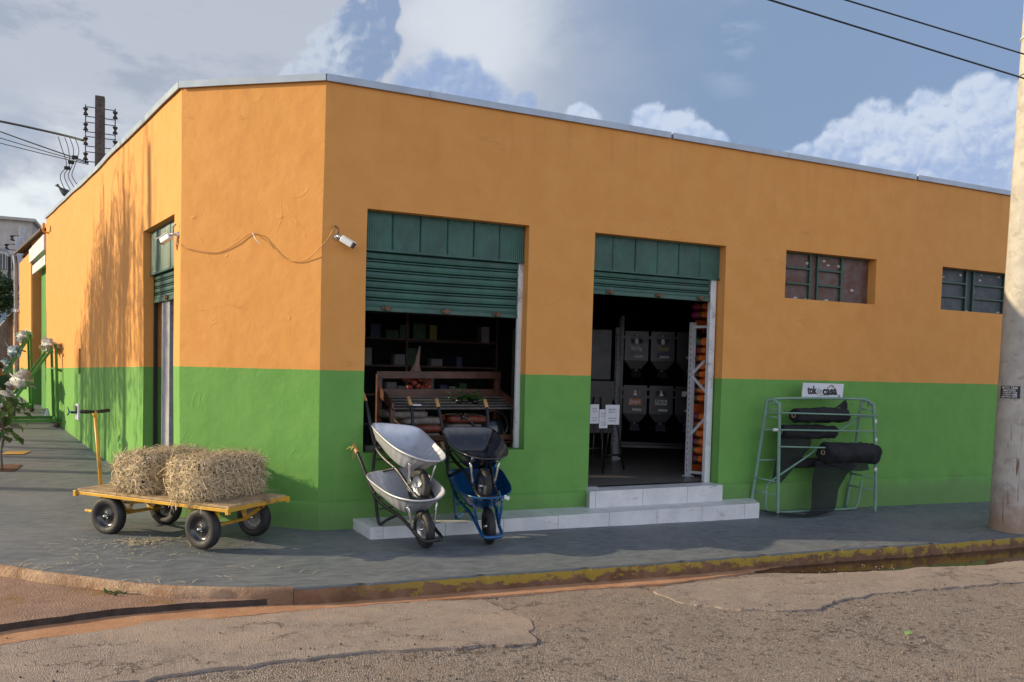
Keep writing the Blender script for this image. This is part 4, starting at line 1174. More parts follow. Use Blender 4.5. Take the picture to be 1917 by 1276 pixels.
net_roll('net_roll', 'topmost roll of black net on the rack with a torn upright flap', (6.03, -.27, 1.145), (6.92, -.29, 1.15), .095, 1, [lambda: cloth([[(6.62, -.30, 1.22), (6.75, -.32, 1.25), (6.92, -.30, 1.22)], [(6.70, -.31, 1.25), (6.80, -.32, 1.29), (6.93, -.30, 1.24)], [(6.78, -.31, 1.28), (6.84, -.32, 1.34), (6.92, -.31, 1.30)], [(6.82, -.31, 1.31), (6.86, -.32, 1.355), (6.89, -.31, 1.345)]])])
def hang2():
    return cloth([[(5.84, -.27, .93), (6.1, -.29, .92), (6.35, -.28, .9)], [(5.80, -.26, .75), (6.1, -.28, .75), (6.33, -.27, .72)], [(5.79, -.22, .5), (6.02, -.24, .48), (6.25, -.22, .6)], [(5.77, -.2, .30), (5.90, -.2, .25), (6.10, -.2, .42)]], net2)
net_roll('net_roll', 'second roll of black net from the top with sheets hanging at its left', (5.83, -.26, .935), (6.74, -.27, .93), .085, 2, [hang2])
net_roll('net_roll', 'lowest slim roll of black net behind the fat one', (6.13, -.16, .51), (7.15, -.17, .50), .062, 3)
def hang3():
    return cloth([[(6.36, -.36, .56), (6.6, -.38, .52), (6.9, -.40, .50), (7.05, -.40, .48)],
                  [(6.36, -.30, .33), (6.50, -.32, .33), (6.72, -.33, .33), (6.93, -.34, .36)],
                  [(6.38, -.28, .12), (6.48, -.31, .12), (6.62, -.33, .12), (6.80, -.33, .16)],
                  [(6.30, -.36, -.08), (6.42, -.40, -.085), (6.55, -.41, -.08), (6.70, -.40, -.02)],
                  [(6.10, -.46, -.118), (6.25, -.50, -.12), (6.42, -.50, -.11), (6.6, -.47, -.085)],
                  [(5.70, -.34, -.08), (5.85, -.45, -.11), (6.05, -.52, -.122), (6.3, -.53, -.125)],
                  [(5.50, -.20, -.06), (5.62, -.34, -.10), (5.80, -.46, -.122), (6.0, -.53, -.126)]], net2)
def hang3b():
    return cloth([[(6.45, -.36, .60), (6.9, -.40, .55), (7.3, -.40, .56)], [(6.5, -.39, .52), (6.95, -.43, .47), (7.22, -.42, .48)], [(6.7, -.40, .47), (7.0, -.43, .41), (7.25, -.42, .42)]], net2)
net_roll('net_roll', 'fat front roll of black net trailing a long sheet to the pavement', (6.46, -.37, .665), (7.36, -.39, .64), .128, 4, [hang3, hang3b])

sign = thing('advertising_sign', 'small white board lettered in black, propped above the net rack', 'sign', (6.5, -.28, 1.372))
mb = MB(); mb.loft([[(-.36, y, 0), (.345, y, -.006), (.385, y+.02, .192), (-.325, y+.02, .197)] for y in (-.006, .006)], True, True, True, smooth=False); mb.build('board', MAT['sign'], sign)
SM = lambda x, z, y=-.0085: face_mtx((x, y+z*.1, z), (1, 0, 0), (.0, .1, 1))
text('lettering', "tok", .145, MAT['ink'], sign, SM(-.185, .098), bold=.0065, width=.165)
text('lettering', "de", .125, MAT['pale_green'], sign, SM(-.055, .093), width=.088)
text('lettering', "casa", .145, MAT['ink'], sign, SM(.125, .092), bold=.0065, width=.255)
text('lettering', "www.tokdecasa.com", .02, MAT['grey_ink'], sign, SM(.01, .038), width=.20)
mb = MB(); zf = lambda x, z: (x, -.010+z*.1, z)
mb.bar(zf(.075, .128), zf(.155, .174), .003, .012, up=(0, 1, 0)).bar(zf(.150, .174), zf(.228, .122), .003, .012, up=(0, 1, 0)).bar(zf(.185, .172), zf(.185, .155), .003, .01, up=(0, 1, 0))
mb.build('emblem', MAT['olive'], sign)
MB().tube([zf(.285+.016*cos(a), .03+.016*sin(a)) for a in [2*pi*k/14 for k in range(14)]], .003, 5, closed=True).build('emblem', MAT['olive'], sign)

# ------------------------------------------------------------------ concrete pole on the right, with overhead wires
PX, PY = 8.29, -1.70; PG = G(PX, PY)
pole = thing('concrete_pole', 'thick tapering concrete street pole at the right edge with a sticker', 'utility pole', (PX, PY, PG))
mb = MB(); loops = []
for k in range(40):
    z = -.3+k*.25; r_ = .245-.0105*z
    loops.append([(r_*cos(a)+.010*max(0, z), r_*sin(a)+.002*z, z) for a in [2*pi*j/48 for j in range(48)]])
mb.loft(loops, True, False, True)
pm_ = MAT['concrete'].copy(); pm_.name = 'pole concrete with red splash'
nt = NT(pm_.node_tree); p = pm_.node_tree.nodes['Principled BSDF']; src = p.inputs['Base Color'].links[0].from_socket
co = nt.n('ShaderNodeTexCoord').outputs['Object']; cz = nt.sep(co)[2]
red = nt.m('MULTIPLY', nt.ss(nt.m('ADD', cz, nt.m('MULTIPLY', nt.noise(co, 5, 5), .7)), 1.05, .25), .75)
c_ = nt.mix(red, src, (.30, .155, .075))
c_ = nt.mix(nt.m('MULTIPLY', nt.ss(nt.noise(nt.vm('MULTIPLY', co, (14, 14, 1.2)), 1.5, 4), .60, .70), nt.ss(cz, 2.0, .6)), c_, (.16, .075, .045))
nt.put(p.inputs['Base Color'], c_)
mb.build('shaft', pm_, pole)
for z, m_ in ((5.62, 'chrome'), (6.08, 'white')):
    r_ = .249-.0105*z; MB().tube([(r_*cos(a)+.01*z, r_*sin(a)+.002*z, z-.006*cos(a-2)) for a in [2*pi*k/32 for k in range(32)]], .007 if m_ == 'chrome' else .012, 6, closed=True).build('clamp_band', MAT[m_], pole)
    a = -2.35; MB().box((r_*cos(a)+.01*z, r_*sin(a), z), (.05, .05, .04), Matrix.Rotation(a, 3, 'Z')).build('clamp_bolt', MAT['chrome'], pole, bevel=.004)
# sticker wrapped on the shaft, facing the street
ang0, ang1 = radians(-127.5), radians(-63); zs0, zs1 = 1.655, 1.808
ang0 = radians(155); ang1 = radians(217)
rs = lambda z: .245-.0105*z+.0015
mb = MB(); mb.loft([[(rs(z)*cos(ang0+(ang1-ang0)*k/16)+.01*z, rs(z)*sin(ang0+(ang1-ang0)*k/16), z) for k in range(17)] for z in (zs0, (zs0+zs1)/2, zs1)], closed=False)
stk = mb.build('sticker', mat("black sticker", (.015, .015, .03), .5), pole)
def wrap_text(body, size, z, wd):
    cu = bpy.data.curves.new('lettering', 'FONT'); cu.body = body; cu.size = size; cu.align_x = 'CENTER'; cu.align_y = 'CENTER'; cu.offset = .0008
    o = bpy.data.objects.new('lettering', cu); COL.objects.link(o); bpy.context.view_layer.update()
    dg = bpy.context.evaluated_depsgraph_get(); me = bpy.data.meshes.new_from_object(o.evaluated_get(dg)); bpy.data.objects.remove(o)
    x0 = min(v.co.x for v in me.vertices); x1 = max(v.co.x for v in me.vertices); k = wd/(x1-x0)
    for v in me.vertices:
        zz = z+v.co.y; th = (ang0+ang1)/2+(v.co.x*k)/rs(zz)
        v.co = V(((rs(zz)+.002)*cos(th)+.01*zz, (rs(zz)+.002)*sin(th), zz))
    me.materials.append(MAT['white'])
    o = bpy.data.objects.new('lettering', me); COL.objects.link(o); o.parent = stk
wrap_text("MOTO T\u00c1XI", .038, 1.784, .185); wrap_text("MEICEGO", .034, 1.752, .15)
wrap_text("67 99219-6159", .024, 1.724, .185); wrap_text("67 99277-3788", .024, 1.699, .185); wrap_text("0800 99126-7275", .024, 1.673, .185)

def wire(name, lab, pts, r=.009, n=6):
    o = MB().tube(pts, r, n).build(name, MAT['wire']); tag(o, lab, 'wire'); return o
def sag(a, b, s_, n=24):
    a, b = V(a), V(b); return [a.lerp(b, k/n)-V((0, 0, s_*4*(k/n)*(1-k/n))) for k in range(n+1)]
wire('overhead_wire', 'lower black overhead wire crossing the sky at top right', sag((-26, -1.95, 6.6), (7.6, -1.95, 5.19), .12)+sag((8.1, -1.95, 5.17), (44, -2.2, 5.2), .3), .0095)
wire('overhead_wire', 'upper thinner black overhead wire crossing the sky at top right', sag((-26, -1.95, 5.95), (7.7, -1.95, 5.46), .0)+sag((8.1, -1.95, 5.45), (44, -2.2, 5.5), .3), .0085)

# ------------------------------------------------------------------ cameras on the walls and their cable
def cctv(name, lab, base, nrm, aim, roll_=0):
    base, nrm, aim = V(base), V(nrm).normalized(), V(aim).normalized()
    root = thing(name, lab, 'security camera', base)
    mb = MB(); mb.lathe([(0, 0), (.036, 0), (.036, .010), (.030, .016), (.014, .018), (.014, .05)], (0, 0, 0), nrm, 18); mb.build('wall_mount', MAT['chrome'], root)
    j = nrm*.055; mb = MB(); mb.ball(j, .018); mb.tube([j, j+aim*.035], .011, 8); mb.build('swivel_arm', MAT['chrome'], root)
    side = aim.cross(V((0, 0, 1))).normalized(); up = side.cross(aim); Rm = Matrix((aim, side, up)).transposed()
    c = j+aim*.105
    MB().box(c, (.135, .062, .062), Rm).build('body', MAT['white'], root, bevel=.008)
    MB().box(c+up*.036+aim*.02, (.16, .072, .006), Rm).build('sun_shield', MAT['white'], root, bevel=.002)
    MB().box(c+aim*.075, (.022, .060, .060), Rm).build('lens_face', MAT['lens'], root, bevel=.004)
    mb = MB(); mb.tube(smooth_path([j-aim*.01, j+up*.06-aim*.03, j+V((0, 0, .085))-aim*.045, nrm*.012+V((-.02, 0, .10))], 5), .005, 6); mb.build('lead', MAT['wire'], root)
    return root
cctv('security_camera', 'white bullet camera on the shaded orange wall by the cut corner', (.155, -.002, 2.94), (0, -1, 0), (.75, -.42, -.50))
pL = L(.10, 2.98, .002)
cctv('security_camera', 'white bullet camera on the sunny wall beside the narrow side doorway', pL, LN, LD*.75+LN*.45+V((0, 0, -.38)))
pF = L(12.15, 4.50, .002)
def small_lamp():
    root = thing('wall_lamp', 'small rusty spotlight bracket high at the far end of the sunny wall', 'wall lamp', pF)
    MB().tube([(0, 0, -.06), LN*.10+V((0, 0, -.04)), LN*.13-LD*.16+V((0, 0, .03))], .02, 8).build('arm', MAT['cable'], root)
    MB().box(LN*.13-LD*.30+V((0, 0, .04)), (.06, .20, .13), Matrix.Rotation(.2, 3, 'Z')).build('lamp_head', MAT['cable'], root, bevel=.02)
small_lamp()
# loose cable pinned once on the cut corner
def Cp(s_, z, off=.012): p = CDv*s_+CN*off; return V((p.x, p.y, z))
path = [L(.06, 2.97, .02), Cp(CW+.015, 2.86, .03), Cp(1.38, 2.80, .03), Cp(1.15, 2.785), Cp(.95, 2.87), Cp(.83, 2.955), Cp(.757, 2.975), Cp(.66, 2.95), Cp(.56, 2.85), Cp(.44, 2.74), Cp(.30, 2.685), Cp(.16, 2.70), Cp(.02, 2.80, .03), V((.06, -.035, 2.92)), V((.12, -.02, 3.04)), V((.15, -.02, 3.06))]
o = MB().tube(smooth_path(path, 6), .0042, 6).build('cable', MAT['cable']); tag(o, 'thin orange-painted cable drooping across the cut corner between two cameras', 'cable')
o = MB().tube(smooth_path([Cp(.757, 2.975, .02), Cp(.70, 2.90, .05), Cp(.65, 2.85, .04)], 5), .004, 6).build('cable', MAT['white']); tag(o, 'short white cable tail at the pin on the cut corner', 'cable')

# water meter box
wm = thing('water_meter', 'white meter housing with a blue tap on the green side wall', 'water meter', L(7.45, .53))
def Lw(s_, z, off): return L(s_, z, off)-L(7.45, .53)
mb = MB(); mb.bar(Lw(7.24, .675, .012), Lw(7.66, .675, .012), .03, .29); mb.build('housing', MAT['white'], wm, bevel=.008)
MB().bar(Lw(7.36, .72, .030), Lw(7.56, .72, .030), .012, .12).build('window', MAT['lens'], wm)
mb = MB(); mb.tube([Lw(7.5, .66, .03), Lw(7.5, .66, .11)], .02, 8); mb.tube([Lw(7.42, .68, .10), Lw(7.66, .66, .12)], .016, 8); mb.tube([Lw(7.62, .66, .12), Lw(7.72, .74, .14)], .012, 6); mb.tube([Lw(7.62, .66, .12), Lw(7.72, .60, .14)], .012, 6)
mb.build('tap', mat("blue tap", (.015, .05, .16), .4), wm)
# ------------------------------------------------------------------ inside the shop: display bench at the window
FZ = .25
bench = thing('display_bench', 'dark varnished wooden display bench with a slatted tray in the shop window', 'display bench', (1.6, .55, FZ))
def bl_(p): return V(p)-V((1.6, .55, FZ))
def bbar(name, a, b, w_, h, m_='wood', up=(0, 0, 1)): return MB().bar(bl_(a), bl_(b), w_, h, up).build(name, MAT[m_], bench, bevel=.003)
bbar('top_rail', (.83, .90, 1.55), (2.39, .90, 1.575), .03, .085)
bbar('post', (.86, .93, FZ), (.86, .93, 1.555), .06, .07, up=(0, 1, 0)); bbar('post', (2.355, .93, FZ), (2.355, .93, 1.58), .06, .07, up=(0, 1, 0))
bbar('back_board', (.85, .83, 1.34), (2.36, .83, 1.355), .02, .10)
for k in range(5):
    f = k/4; y = .36+.40*f; z = 1.19+.11*f
    bbar('tray_slat', (.86+.01*f, y, z), (2.36-.02*f, y, z+.006), .085, .02, 'wood_grey')
for x0, x1 in ((.855, .865), (2.365, 2.345)):
    mb = MB(); mb.loft([[bl_((x+s_, .31, 1.17)), bl_((x+s_, .31, 1.255)), bl_((x2+s_, .84, 1.41)), bl_((x2+s_, .84, 1.29))] for (x, x2, s_) in ((x0, x1, -.012), (x0, x1, .012))], True, True, True, smooth=False)
    mb.build('tray_end', MAT['wood'], bench)
    bbar('leg', (x0, .34, FZ), (x0, .34, 1.19), .05, .06, up=(0, 1, 0))
bbar('lower_shelf', (.86, .62, .80), (2.36, .62, .80), .55, .025); bbar('front_rail', (.87, .33, .86), (2.36, .33, .86), .03, .06); bbar('front_rail', (.87, .33, .66), (2.36, .33, .66), .03, .06)

def sack(name, lab, c, d, m_, band=None, rz=0, seed=0, group=None, cat='feed sack', lies=True):
    root = thing(name, lab, cat, c, rz, group)
    lx, ly, lz = d; bm = bmesh.new(); bmesh.ops.create_cube(bm, size=1); bmesh.ops.subdivide_edges(bm, edges=bm.edges[:], cuts=15, use_grid_fill=True)
    for v in bm.verts:
        q = v.co*2; e = max(.2, (abs(q.x)**8+abs(q.y)**8+abs(q.z)**3.5)**(1/5.5)); q = q/e if e > 1 else q
        pin = 1-.30*max(0, abs(q.x)-.70)**1.5
        v.co = V((q.x*lx/2, q.y*ly/2*(1-.08*abs(q.x)), q.z*lz/2*pin))+V((1, 1, 1))*.006*noise.noise(v.co*9+V((seed, 0, 0)))
    me = bpy.data.meshes.new('sack_body'); bm.to_mesh(me); bm.free()
    me.materials.append(m_)
    if band:
        me.materials.append(band[0])
        for p in me.polygons:
            if band[1](p.center.x/lx*2, p.center.y/ly*2): p.material_index = 1
    if band and len(band) > 2:
        me.materials.append(band[2])
        for p in me.polygons:
            if band[3](p.center.x/lx*2, p.center.y/ly*2): p.material_index = 2
    for p in me.polygons: p.use_smooth = True
    o = bpy.data.objects.new('sack_body', me); COL.objects.link(o); o.parent = root
    return root
k = 0
for (x, y, z, rz, m_, w_) in ((1.22, .62, .865, .02, 'sack_red', 0), (1.24, .60, .955, -.05, 'sack_white', 1), (1.25, .62, 1.045, .04, 'sack_red', 0), (1.05, .58, 1.12, .12, 'sack_red', 1),
                              (1.78, .66, .87, .0, 'sack_white', 0), (1.80, .64, .965, .08, 'sack_red', 1), (1.82, .62, 1.06, -.12, 'sack_white', 0)):
    k += 1
    labs = ['red feed sack at the bottom of the left pile under the bench tray', 'pale feed sack in the middle of the left pile under the bench', 'red feed sack third up in the left pile under the bench', 'red feed sack slumped on the left pile, touching the bench tray',
            'pale feed sack at the bottom of the right pile under the bench', 'red feed sack in the middle of the right pile under the bench', 'pale feed sack on the right pile, behind the watering can spout']
    sack('feed_sack', labs[k-1], (x, y, z), (.50, .42, .088), MAT[m_], (MAT['sack_white' if m_ == 'sack_red' else 'sack_red'], lambda a, b: b < -.75 and abs(a) < .95 or abs(a) > .8), rz, k, 'feed sacks under the display bench')
wc = thing('watering_can', 'dark watering can with a long spout under the bench tray', 'watering can', (2.10, .45, .815))
mb = MB(); mb.lathe([(0, 0), (.135, 0), (.145, .02), (.14, .16), (.11, .235), (.09, .24)], (0, 0, 0), (0, 0, 1), 24); mb.build('body', MAT['black_tray'], wc)
MB().tube(smooth_path([(-.12, 0, .05), (-.2, -.01, .13), (-.30, -.02, .24), (-.36, -.02, .27)], 4), [.03]*5+[.02]*8, 8).lathe([(.02, 0), (.05, .03), (0, .035)], (-.36, -.02, .27), (-1, 0, .5), 14).build('spout', MAT['black_tray'], wc)
MB().tube(smooth_path([(-.08, 0, .24), (-.04, 0, .34), (.08, 0, .34), (.18, 0, .25), (.19, 0, .12), (.13, 0, .04)], 5), .012, 8).build('handle', MAT['black_tray'], wc)
def seedling(lab, c, n, h, seed):
    root = thing('potted_seedling', lab, 'potted plant', c, 0, 'seedlings on the display bench')
    r = random.Random(seed); mb = MB(); mb.lathe([(0, 0), (.035, 0), (.045, .055), (.038, .05), (0, .045)], (0, 0, 0), (0, 0, 1), 12); mb.build('pot', MAT['black'], root)
    mb = MB()
    for k in range(n):
        o_ = V((r.gauss(0, .045), r.gauss(0, .035), .045+abs(r.gauss(0, h*.55)))); a = r.uniform(0, 2*pi); s_ = r.uniform(.018, .040)
        d = V((cos(a), sin(a), r.uniform(-.3, .5))).normalized(); sd = d.cross(V((0, 0, 1))).normalized()
        mb.add([o_, o_+d*s_+sd*s_*.7, o_+d*s_*2, o_+d*s_-sd*s_*.7], [(0, 1, 2, 3)])
    mb.build('leaves', MAT['leaf_lit'] if 'leaf_lit' in MAT else MAT.setdefault('leaf_lit', mat('tender leaf', (.08, .20, .03), .5, 0, 0, 9, col2=(.16, .30, .06))), root)
    MB().tube([(0, 0, .04), (.01, .01, h*.5), (0, 0, h)], .004, 5).build('stem', MAT['leaf'], root)
seedling('leggy potted seedling with one tall shoot on the bench tray', (1.70, .52, 1.245), 60, .12, 1)
seedling('bushy green potted seedling on the bench tray by a white label', (1.90, .50, 1.24), 120, .075, 2)
seedling('small trailing potted seedling on the bench tray between the others', (1.80, .54, 1.25), 60, .05, 3)
b_ = thing('bulb_bag', 'mesh bag of red bulbs hanging behind the bench backrest', 'mesh bag', (1.35, 1.1, 1.40))
mb = MB(); r = random.Random(3)
for k in range(26): mb.ball((r.gauss(0, .08), r.gauss(0, .05), r.uniform(0, .16)), .032, 8, 6)
mb.build('bulbs', mat("red bulbs", (.28, .05, .03), .5), b_); MB().tube([(0, 0, .15), (.02, 0, .3), (.05, 0, .5)], [.09, .03, .012], 10).build('net_neck', mat("pale net", (.25, .17, .14), .8), b_)
sack('rag_bundle', 'crumpled grey sack lying on the left end of the window ledge', (.60, .20, .772), (.18, .10, .06), MAT['sack_white'], None, .2, 5, None, 'cloth')
nt_ = thing('paper_notice', 'small white notice taped to the left side of the window opening', 'notice', (.48, .185, 1.92)); MB().box((0, 0, 0), (.03, .004, .13)).build('sheet', MAT['paper'], nt_)
br = MB().box((1.13, .33, 1.232), (.10, .05, .015)).build('white_dish', MAT['white']); tag(br, 'white plastic dish on the front edge of the bench tray', 'dish')

# back shelves
sh = thing('wall_shelves', 'dark shelving along the back of the shop behind the bench', 'shelving', (1.6, 5.5, FZ))
for z in (.4, .9, 1.4, 1.85, 2.3): MB().box((0, 0, z), (5.2, .4, .03)).build('shelf', MAT['wood'], sh)
for x in (-2.6, -.9, .9, 2.6): MB().box((x, .0, 1.3), (.04, .42, 2.6)).build('upright', MAT['wood'], sh)
r = random.Random(11); pal = [mat("carton pale", (.34, .34, .35), .7), mat("carton blue", (.07, .10, .2), .6), mat("carton yellow", (.36, .30, .08), .6), mat("carton green", (.06, .14, .08), .6)]
cn = ['pale', 'blue', 'yellow', 'green']
for z in (.915, 1.415, 1.865):
    x = -2.4
    while x < 2.45:
        w_ = r.uniform(.10, .24); h = r.uniform(.12, .30); ci = r.choices((0, 1, 2, 3), (5, 1, .7, 1))[0]
        if r.random() < .75:
            root = MB().box((1.6+x+w_/2, 5.42, FZ+z+h/2+.001), (w_, .22, h)).build('carton', pal[ci]); tag(root, cn[ci]+' product carton on the dim shelves at the back of the shop', 'carton', 'cartons on the back shelves')
        x += w_+r.uniform(.01, .12)

# pallet rack with pet-food sacks beside the door
pr_ = thing('pallet_rack', 'white slotted steel rack with orange beams inside the doorway', 'storage rack', (5.28, .9, FZ))
P1 = V((-.14, -.17, 0)); P2 = V((.07, -.50, 0))
mk = mat("white slotted steel", (.60, .61, .64), .5, 0, .06, 8)
for P, hh in ((P1, 2.08), (P2, 2.08), (P1+V((.0, 1.9, 0)), 2.08)):
    mb = MB(); mb.bar(P, P+V((0, 0, hh)), .075, .06, up=(0, 1, 0)); o = mb.build('upright', mk, pr_, bevel=.004)
    mb = MB()
    for k in range(26): mb.box(P+V((-.034, -.02, .08+k*.075)), (.012, .012, .03))
    mb.build('slots', MAT['ink'], o); MB().box(P+V((0, 0, .006)), (.12, .11, .012)).build('foot_plate', mk, pr_)
for a, b in ((.06, .06), (2.02, 2.02), (.55, 1.0), (1.38, .98), (1.38, 1.80)):
    MB().bar(P1+V((0, 0, a)), P2+V((0, 0, b)), .035, .035).build('brace', mk, pr_)
for z in (.10, .93, 2.05):
    for off in (0, .9): MB().bar(P1+V((.05+off*.9, off, z)), V((1.9, P1.y+off, z)), .05, .12).build('beam', MAT['orange_beam'], pr_)
    MB().box((1.35, .28, z+.065), (1.15, 1.0, .012)).build('deck_panel', mat("rack deck", (.2, .16, .11), .8), pr_)
cnt = 0
levels = ((.445, 6, .115), (1.27, 8, .108), (2.39, 5, .11))
for li, (z0, n, hh) in enumerate(levels):
    for k in range(n):
        teal = (li == 1 and k == n-1)
        ml = MAT['sack_teal'] if teal else MAT['sack_magenta']
        where = ('lower shelf', 'middle shelf', 'top')[li]
        ords = ('lowest', 'second', 'third', 'fourth', 'fifth', 'sixth', 'seventh', 'topmost')[k if k < n-1 else 7]
        lab = ('teal and orange pet food sack on the rack inside the doorway' if teal else 'magenta and orange pet food sack, %s in the pile on the rack %s' % (ords, where))
        sack('pet_food_sack', lab, (5.56+.02*random.Random(k+li*9).uniform(-1, 1), .74, z0+.05+k*hh), (.74, .52, hh*.98), ml,
             (MAT['sack_orange'], lambda a, b: b < .12 or a > -.5, MAT['sack_brown'], lambda a, b: .12 <= b < .36 and a < -.5), 0.35+random.Random(k*3+li).uniform(-.05, .05), k+li*10, 'pet food sacks on the pallet rack')
# feed dispensers: two rows of translucent hoppers on a black stand with castors
st = thing('feed_dispenser_stand', 'black wheeled stand holding two rows of feed hoppers inside the doorway', 'dispenser stand', (5.75, 2.35, FZ), radians(-28))
for x in (-.62, .62):
    for y in (-.25, .25): MB().bar((x, y, .09), (x, y, 2.25), .04, .04, up=(0, 1, 0)).build('post', MAT['black'], st)
for z in (.25, 1.02, 1.14, 1.92):
    for y in (-.25, .25): MB().bar((-.62, y, z), (.62, y, z), .03, .04).build('rail', MAT['black'], st)
for x in (-.62, .62):
    for y in (-.25, .25):
        mb = MB(); mb.lathe([(0, -.015), (.04, -.015), (.045, 0), (.04, .015), (0, .015)], (x, y, .045), (1, 0, 0), 14); mb.build('castor', MAT['chrome'], st)
SR = Matrix.Rotation(radians(-28), 3, 'Z')
specs = [("Billy Dog", 'ink', 'dog'), ("Best", 'sack_orange', 'dog'), ("", None, None), ("Japi", 'white', 'brown'), ("Nick", 'paper', 'dog'), ("", None, 'spot')]
for i in range(6):
    row, c = divmod(i, 3)
    p = V((5.75, 2.35, FZ))+SR @ V((-.40+c*.40, -.10, 1.40 if row == 0 else .58))
    nm = ['upper left', 'upper middle', 'upper right', 'lower left', 'lower middle', 'lower right'][i]
    hp = thing('feed_hopper', 'translucent feed hopper, %s one of six on the black stand' % nm, 'feed hopper', p, radians(-28), 'feed hoppers in the doorway')
    mb = MB(); mb.loft([[(-.185, .16, .62), (.185, .16, .62), (.185, -.16, .62), (-.185, -.16, .62)], [(-.185, .16, .18), (.185, .16, .18), (.185, -.16, .18), (-.185, -.16, .18)], [(-.06, .02, .02), (.06, .02, .02), (.06, -.14, .02), (-.06, -.14, .02)]], True, True, True, smooth=False)
    mb.build('hopper', MAT['bin'], hp, bevel=.006)
    mb = MB(); mb.lathe([(.07, .0), (.075, .08), (.06, .10)], (0, -.10, -.03), (0, -.35, 1), 16); mb.build('collar', MAT['black'], hp)
    mb = MB(); mb.loft([[(-.06, -.10, .0), (.06, -.10, .0), (.06, -.19, .02), (-.06, -.19, .02)], [(-.08, -.12, -.10), (.08, -.12, -.10), (.08, -.24, -.08), (-.08, -.24, -.08)]], True, False, True, smooth=False); mb.build('chute', MAT['bin'], hp)
    tx, col_, face = specs[i]
    if face:
        fm = {'dog': MAT['ink'], 'brown': MAT['sack_brown'], 'spot': MAT['paper']}[face]
        mb = MB()
        for (cx, cz, rx, rz_) in ((0, .50, .055, .07), (-.062, .49, .028, .06), (.062, .49, .028, .06)): mb.add([(cx+rx*cos(a), -.1615, cz+rz_*sin(a)) for a in [2*pi*k/16 for k in range(16)]], [tuple(range(16))])
        pic = mb.build('dog_picture', fm, hp)
        mb = MB(); mb.add([(.028*cos(a), -.1625, .465+.035*sin(a)) for a in [2*pi*k/14 for k in range(14)]], [tuple(range(14))]); mb.add([(-.012, -.1625, .50), (.012, -.1625, .50), (.007, -.1625, .565), (-.007, -.1625, .565)], [(0, 1, 2, 3)])
        mb.build('muzzle', MAT['paper'] if face != 'spot' else MAT['ink'], pic)
    if tx:
        if tx == "Japi": MB().box((0, -.1625, .36), (.20, .001, .10)).build('label_panel', mat("orange label", (.45, .17, .05), .6), hp)
        if tx == "Nick": MB().box((0, -.1625, .36), (.18, .001, .08)).build('label_panel', MAT['scrap'], hp)
        text('lettering', tx, .09, MAT['white'] if tx in ("Japi", "Billy Dog") else MAT['ink'] if tx == "Nick" else mat("yellow print", (.5, .36, .04), .6), hp, face_mtx((0, -.164, .365), (1, 0, 0), (0, 0, 1)), width=.16)
        if tx == "Best": MB().box((0, -.1625, .27), (.17, .001, .07)).build('label_panel', mat("violet label", (.08, .05, .16), .6), hp)
    else: pass
    MB().box((.03, -.1628, .24), (.14, .001, .035)).build('price_strip', MAT['scrap'], hp)
# second hopper frame at the left, mostly in the dark
h2 = thing('tool_stand', 'black tubular stand at the left of the doorway holding tools and price sheets', 'stand', (4.05, 1.25, FZ))
for (a, b) in (((-.30, .0, 0), (-.12, .0, 1.05)), ((.05, .0, 0), (-.02, .0, 1.05)), ((.55, .25, .0), (.34, .25, 1.0)), ((.20, .25, .0), (.34, .25, 1.0)), ((-.3, .0, .35), (.05, .0, .35)), ((.25, .25, .22), (.50, .25, .22))):
    MB().tube([a, b], .014, 8).build('tube', MAT['black'], h2)
for i, (x, z, w_, h, rz, lab) in enumerate(((3.80, 1.085, .135, .255, .02, 'narrow printed price sheet nearest the left door jamb'), (3.945, 1.02, .13, .25, .0, 'lower price sheet half hidden behind the big one'), (4.075, 1.075, .215, .265, -.02, 'largest white printed price sheet in the doorway'))):
    ps = thing('price_sheet', lab, 'price sheet', (x, 1.0+(.01 if i == 1 else 0), z), rz, 'printed price sheets in the doorway')
    MB().box((0, 0, 0), (w_, .003, h)).build('sheet', MAT['paper'], ps)
    for (tz, body, sz) in ((.07, "RA\u00c7\u00c3O", .026), (.035, "PRE\u00c7O KG", .018), (-.05, "R$ 9,90", .022), (-.085, "A GRANEL", .018)):
        text('lettering', body, sz, MAT['ink'] if i == 2 else MAT['grey_ink'], ps, face_mtx((0, -.003, tz), (1, 0, 0), (0, 0, 1)), width=w_*.55)
    MB().tube([(0, .005, -h/2), (0, .01, -h/2-.55)], .008, 6).build('stick', MAT['black'], ps)
vac = MB().box((3.22, .10, .262), (.22, .10, .02)).build('floor_drain', MAT['grey_post']); tag(vac, 'grey metal plate on the door sill by the left jamb', 'plate')
cf = thing('feed_cabinet', 'pale tilted bin panel in the dark at the left of the doorway', 'feed bin', (4.75, 2.6, FZ+1.35), radians(-20)); MB().box((0, 0, .3), (.42, .05, .75)).build('panel', MAT['bin'], cf); MB().box((0, .06, -.5), (.5, .4, .8)).build('cabinet', MAT['black'], cf)
# ------------------------------------------------------------------ annex behind the shop on the side street
ann = thing('annex_building', 'lower orange annex with a green gate and white roller box past the shop', 'annex', L(12.7, G(-3.8, 13.4)))
A0 = L(12.7, G(-3.8, 13.4))
def AL(s_, z, off=0): return L(s_, z, off)-A0
def awall(name, s0, s1, z0, z1, off0, off1, m_): 
    mb = MB(); pts = []
    return MB().bar(AL((s0), (z0+z1)/2, (off0+off1)/2), AL(s1, (z0+z1)/2, (off0+off1)/2), abs(off1-off0), z1-z0).build(name, m_, ann)
awall('wall', 16.3, 20.0, -.2, 4.45, 0, -.3, MAT['paint'])
awall('wall', 12.7, 16.3, 4.55, 4.75, -.02, -.3, MAT['paint'])
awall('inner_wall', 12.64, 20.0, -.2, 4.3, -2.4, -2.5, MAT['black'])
awall('reveal', 16.25, 16.31, -.2, 4.3, -.02, -1.2, MAT['paint'])
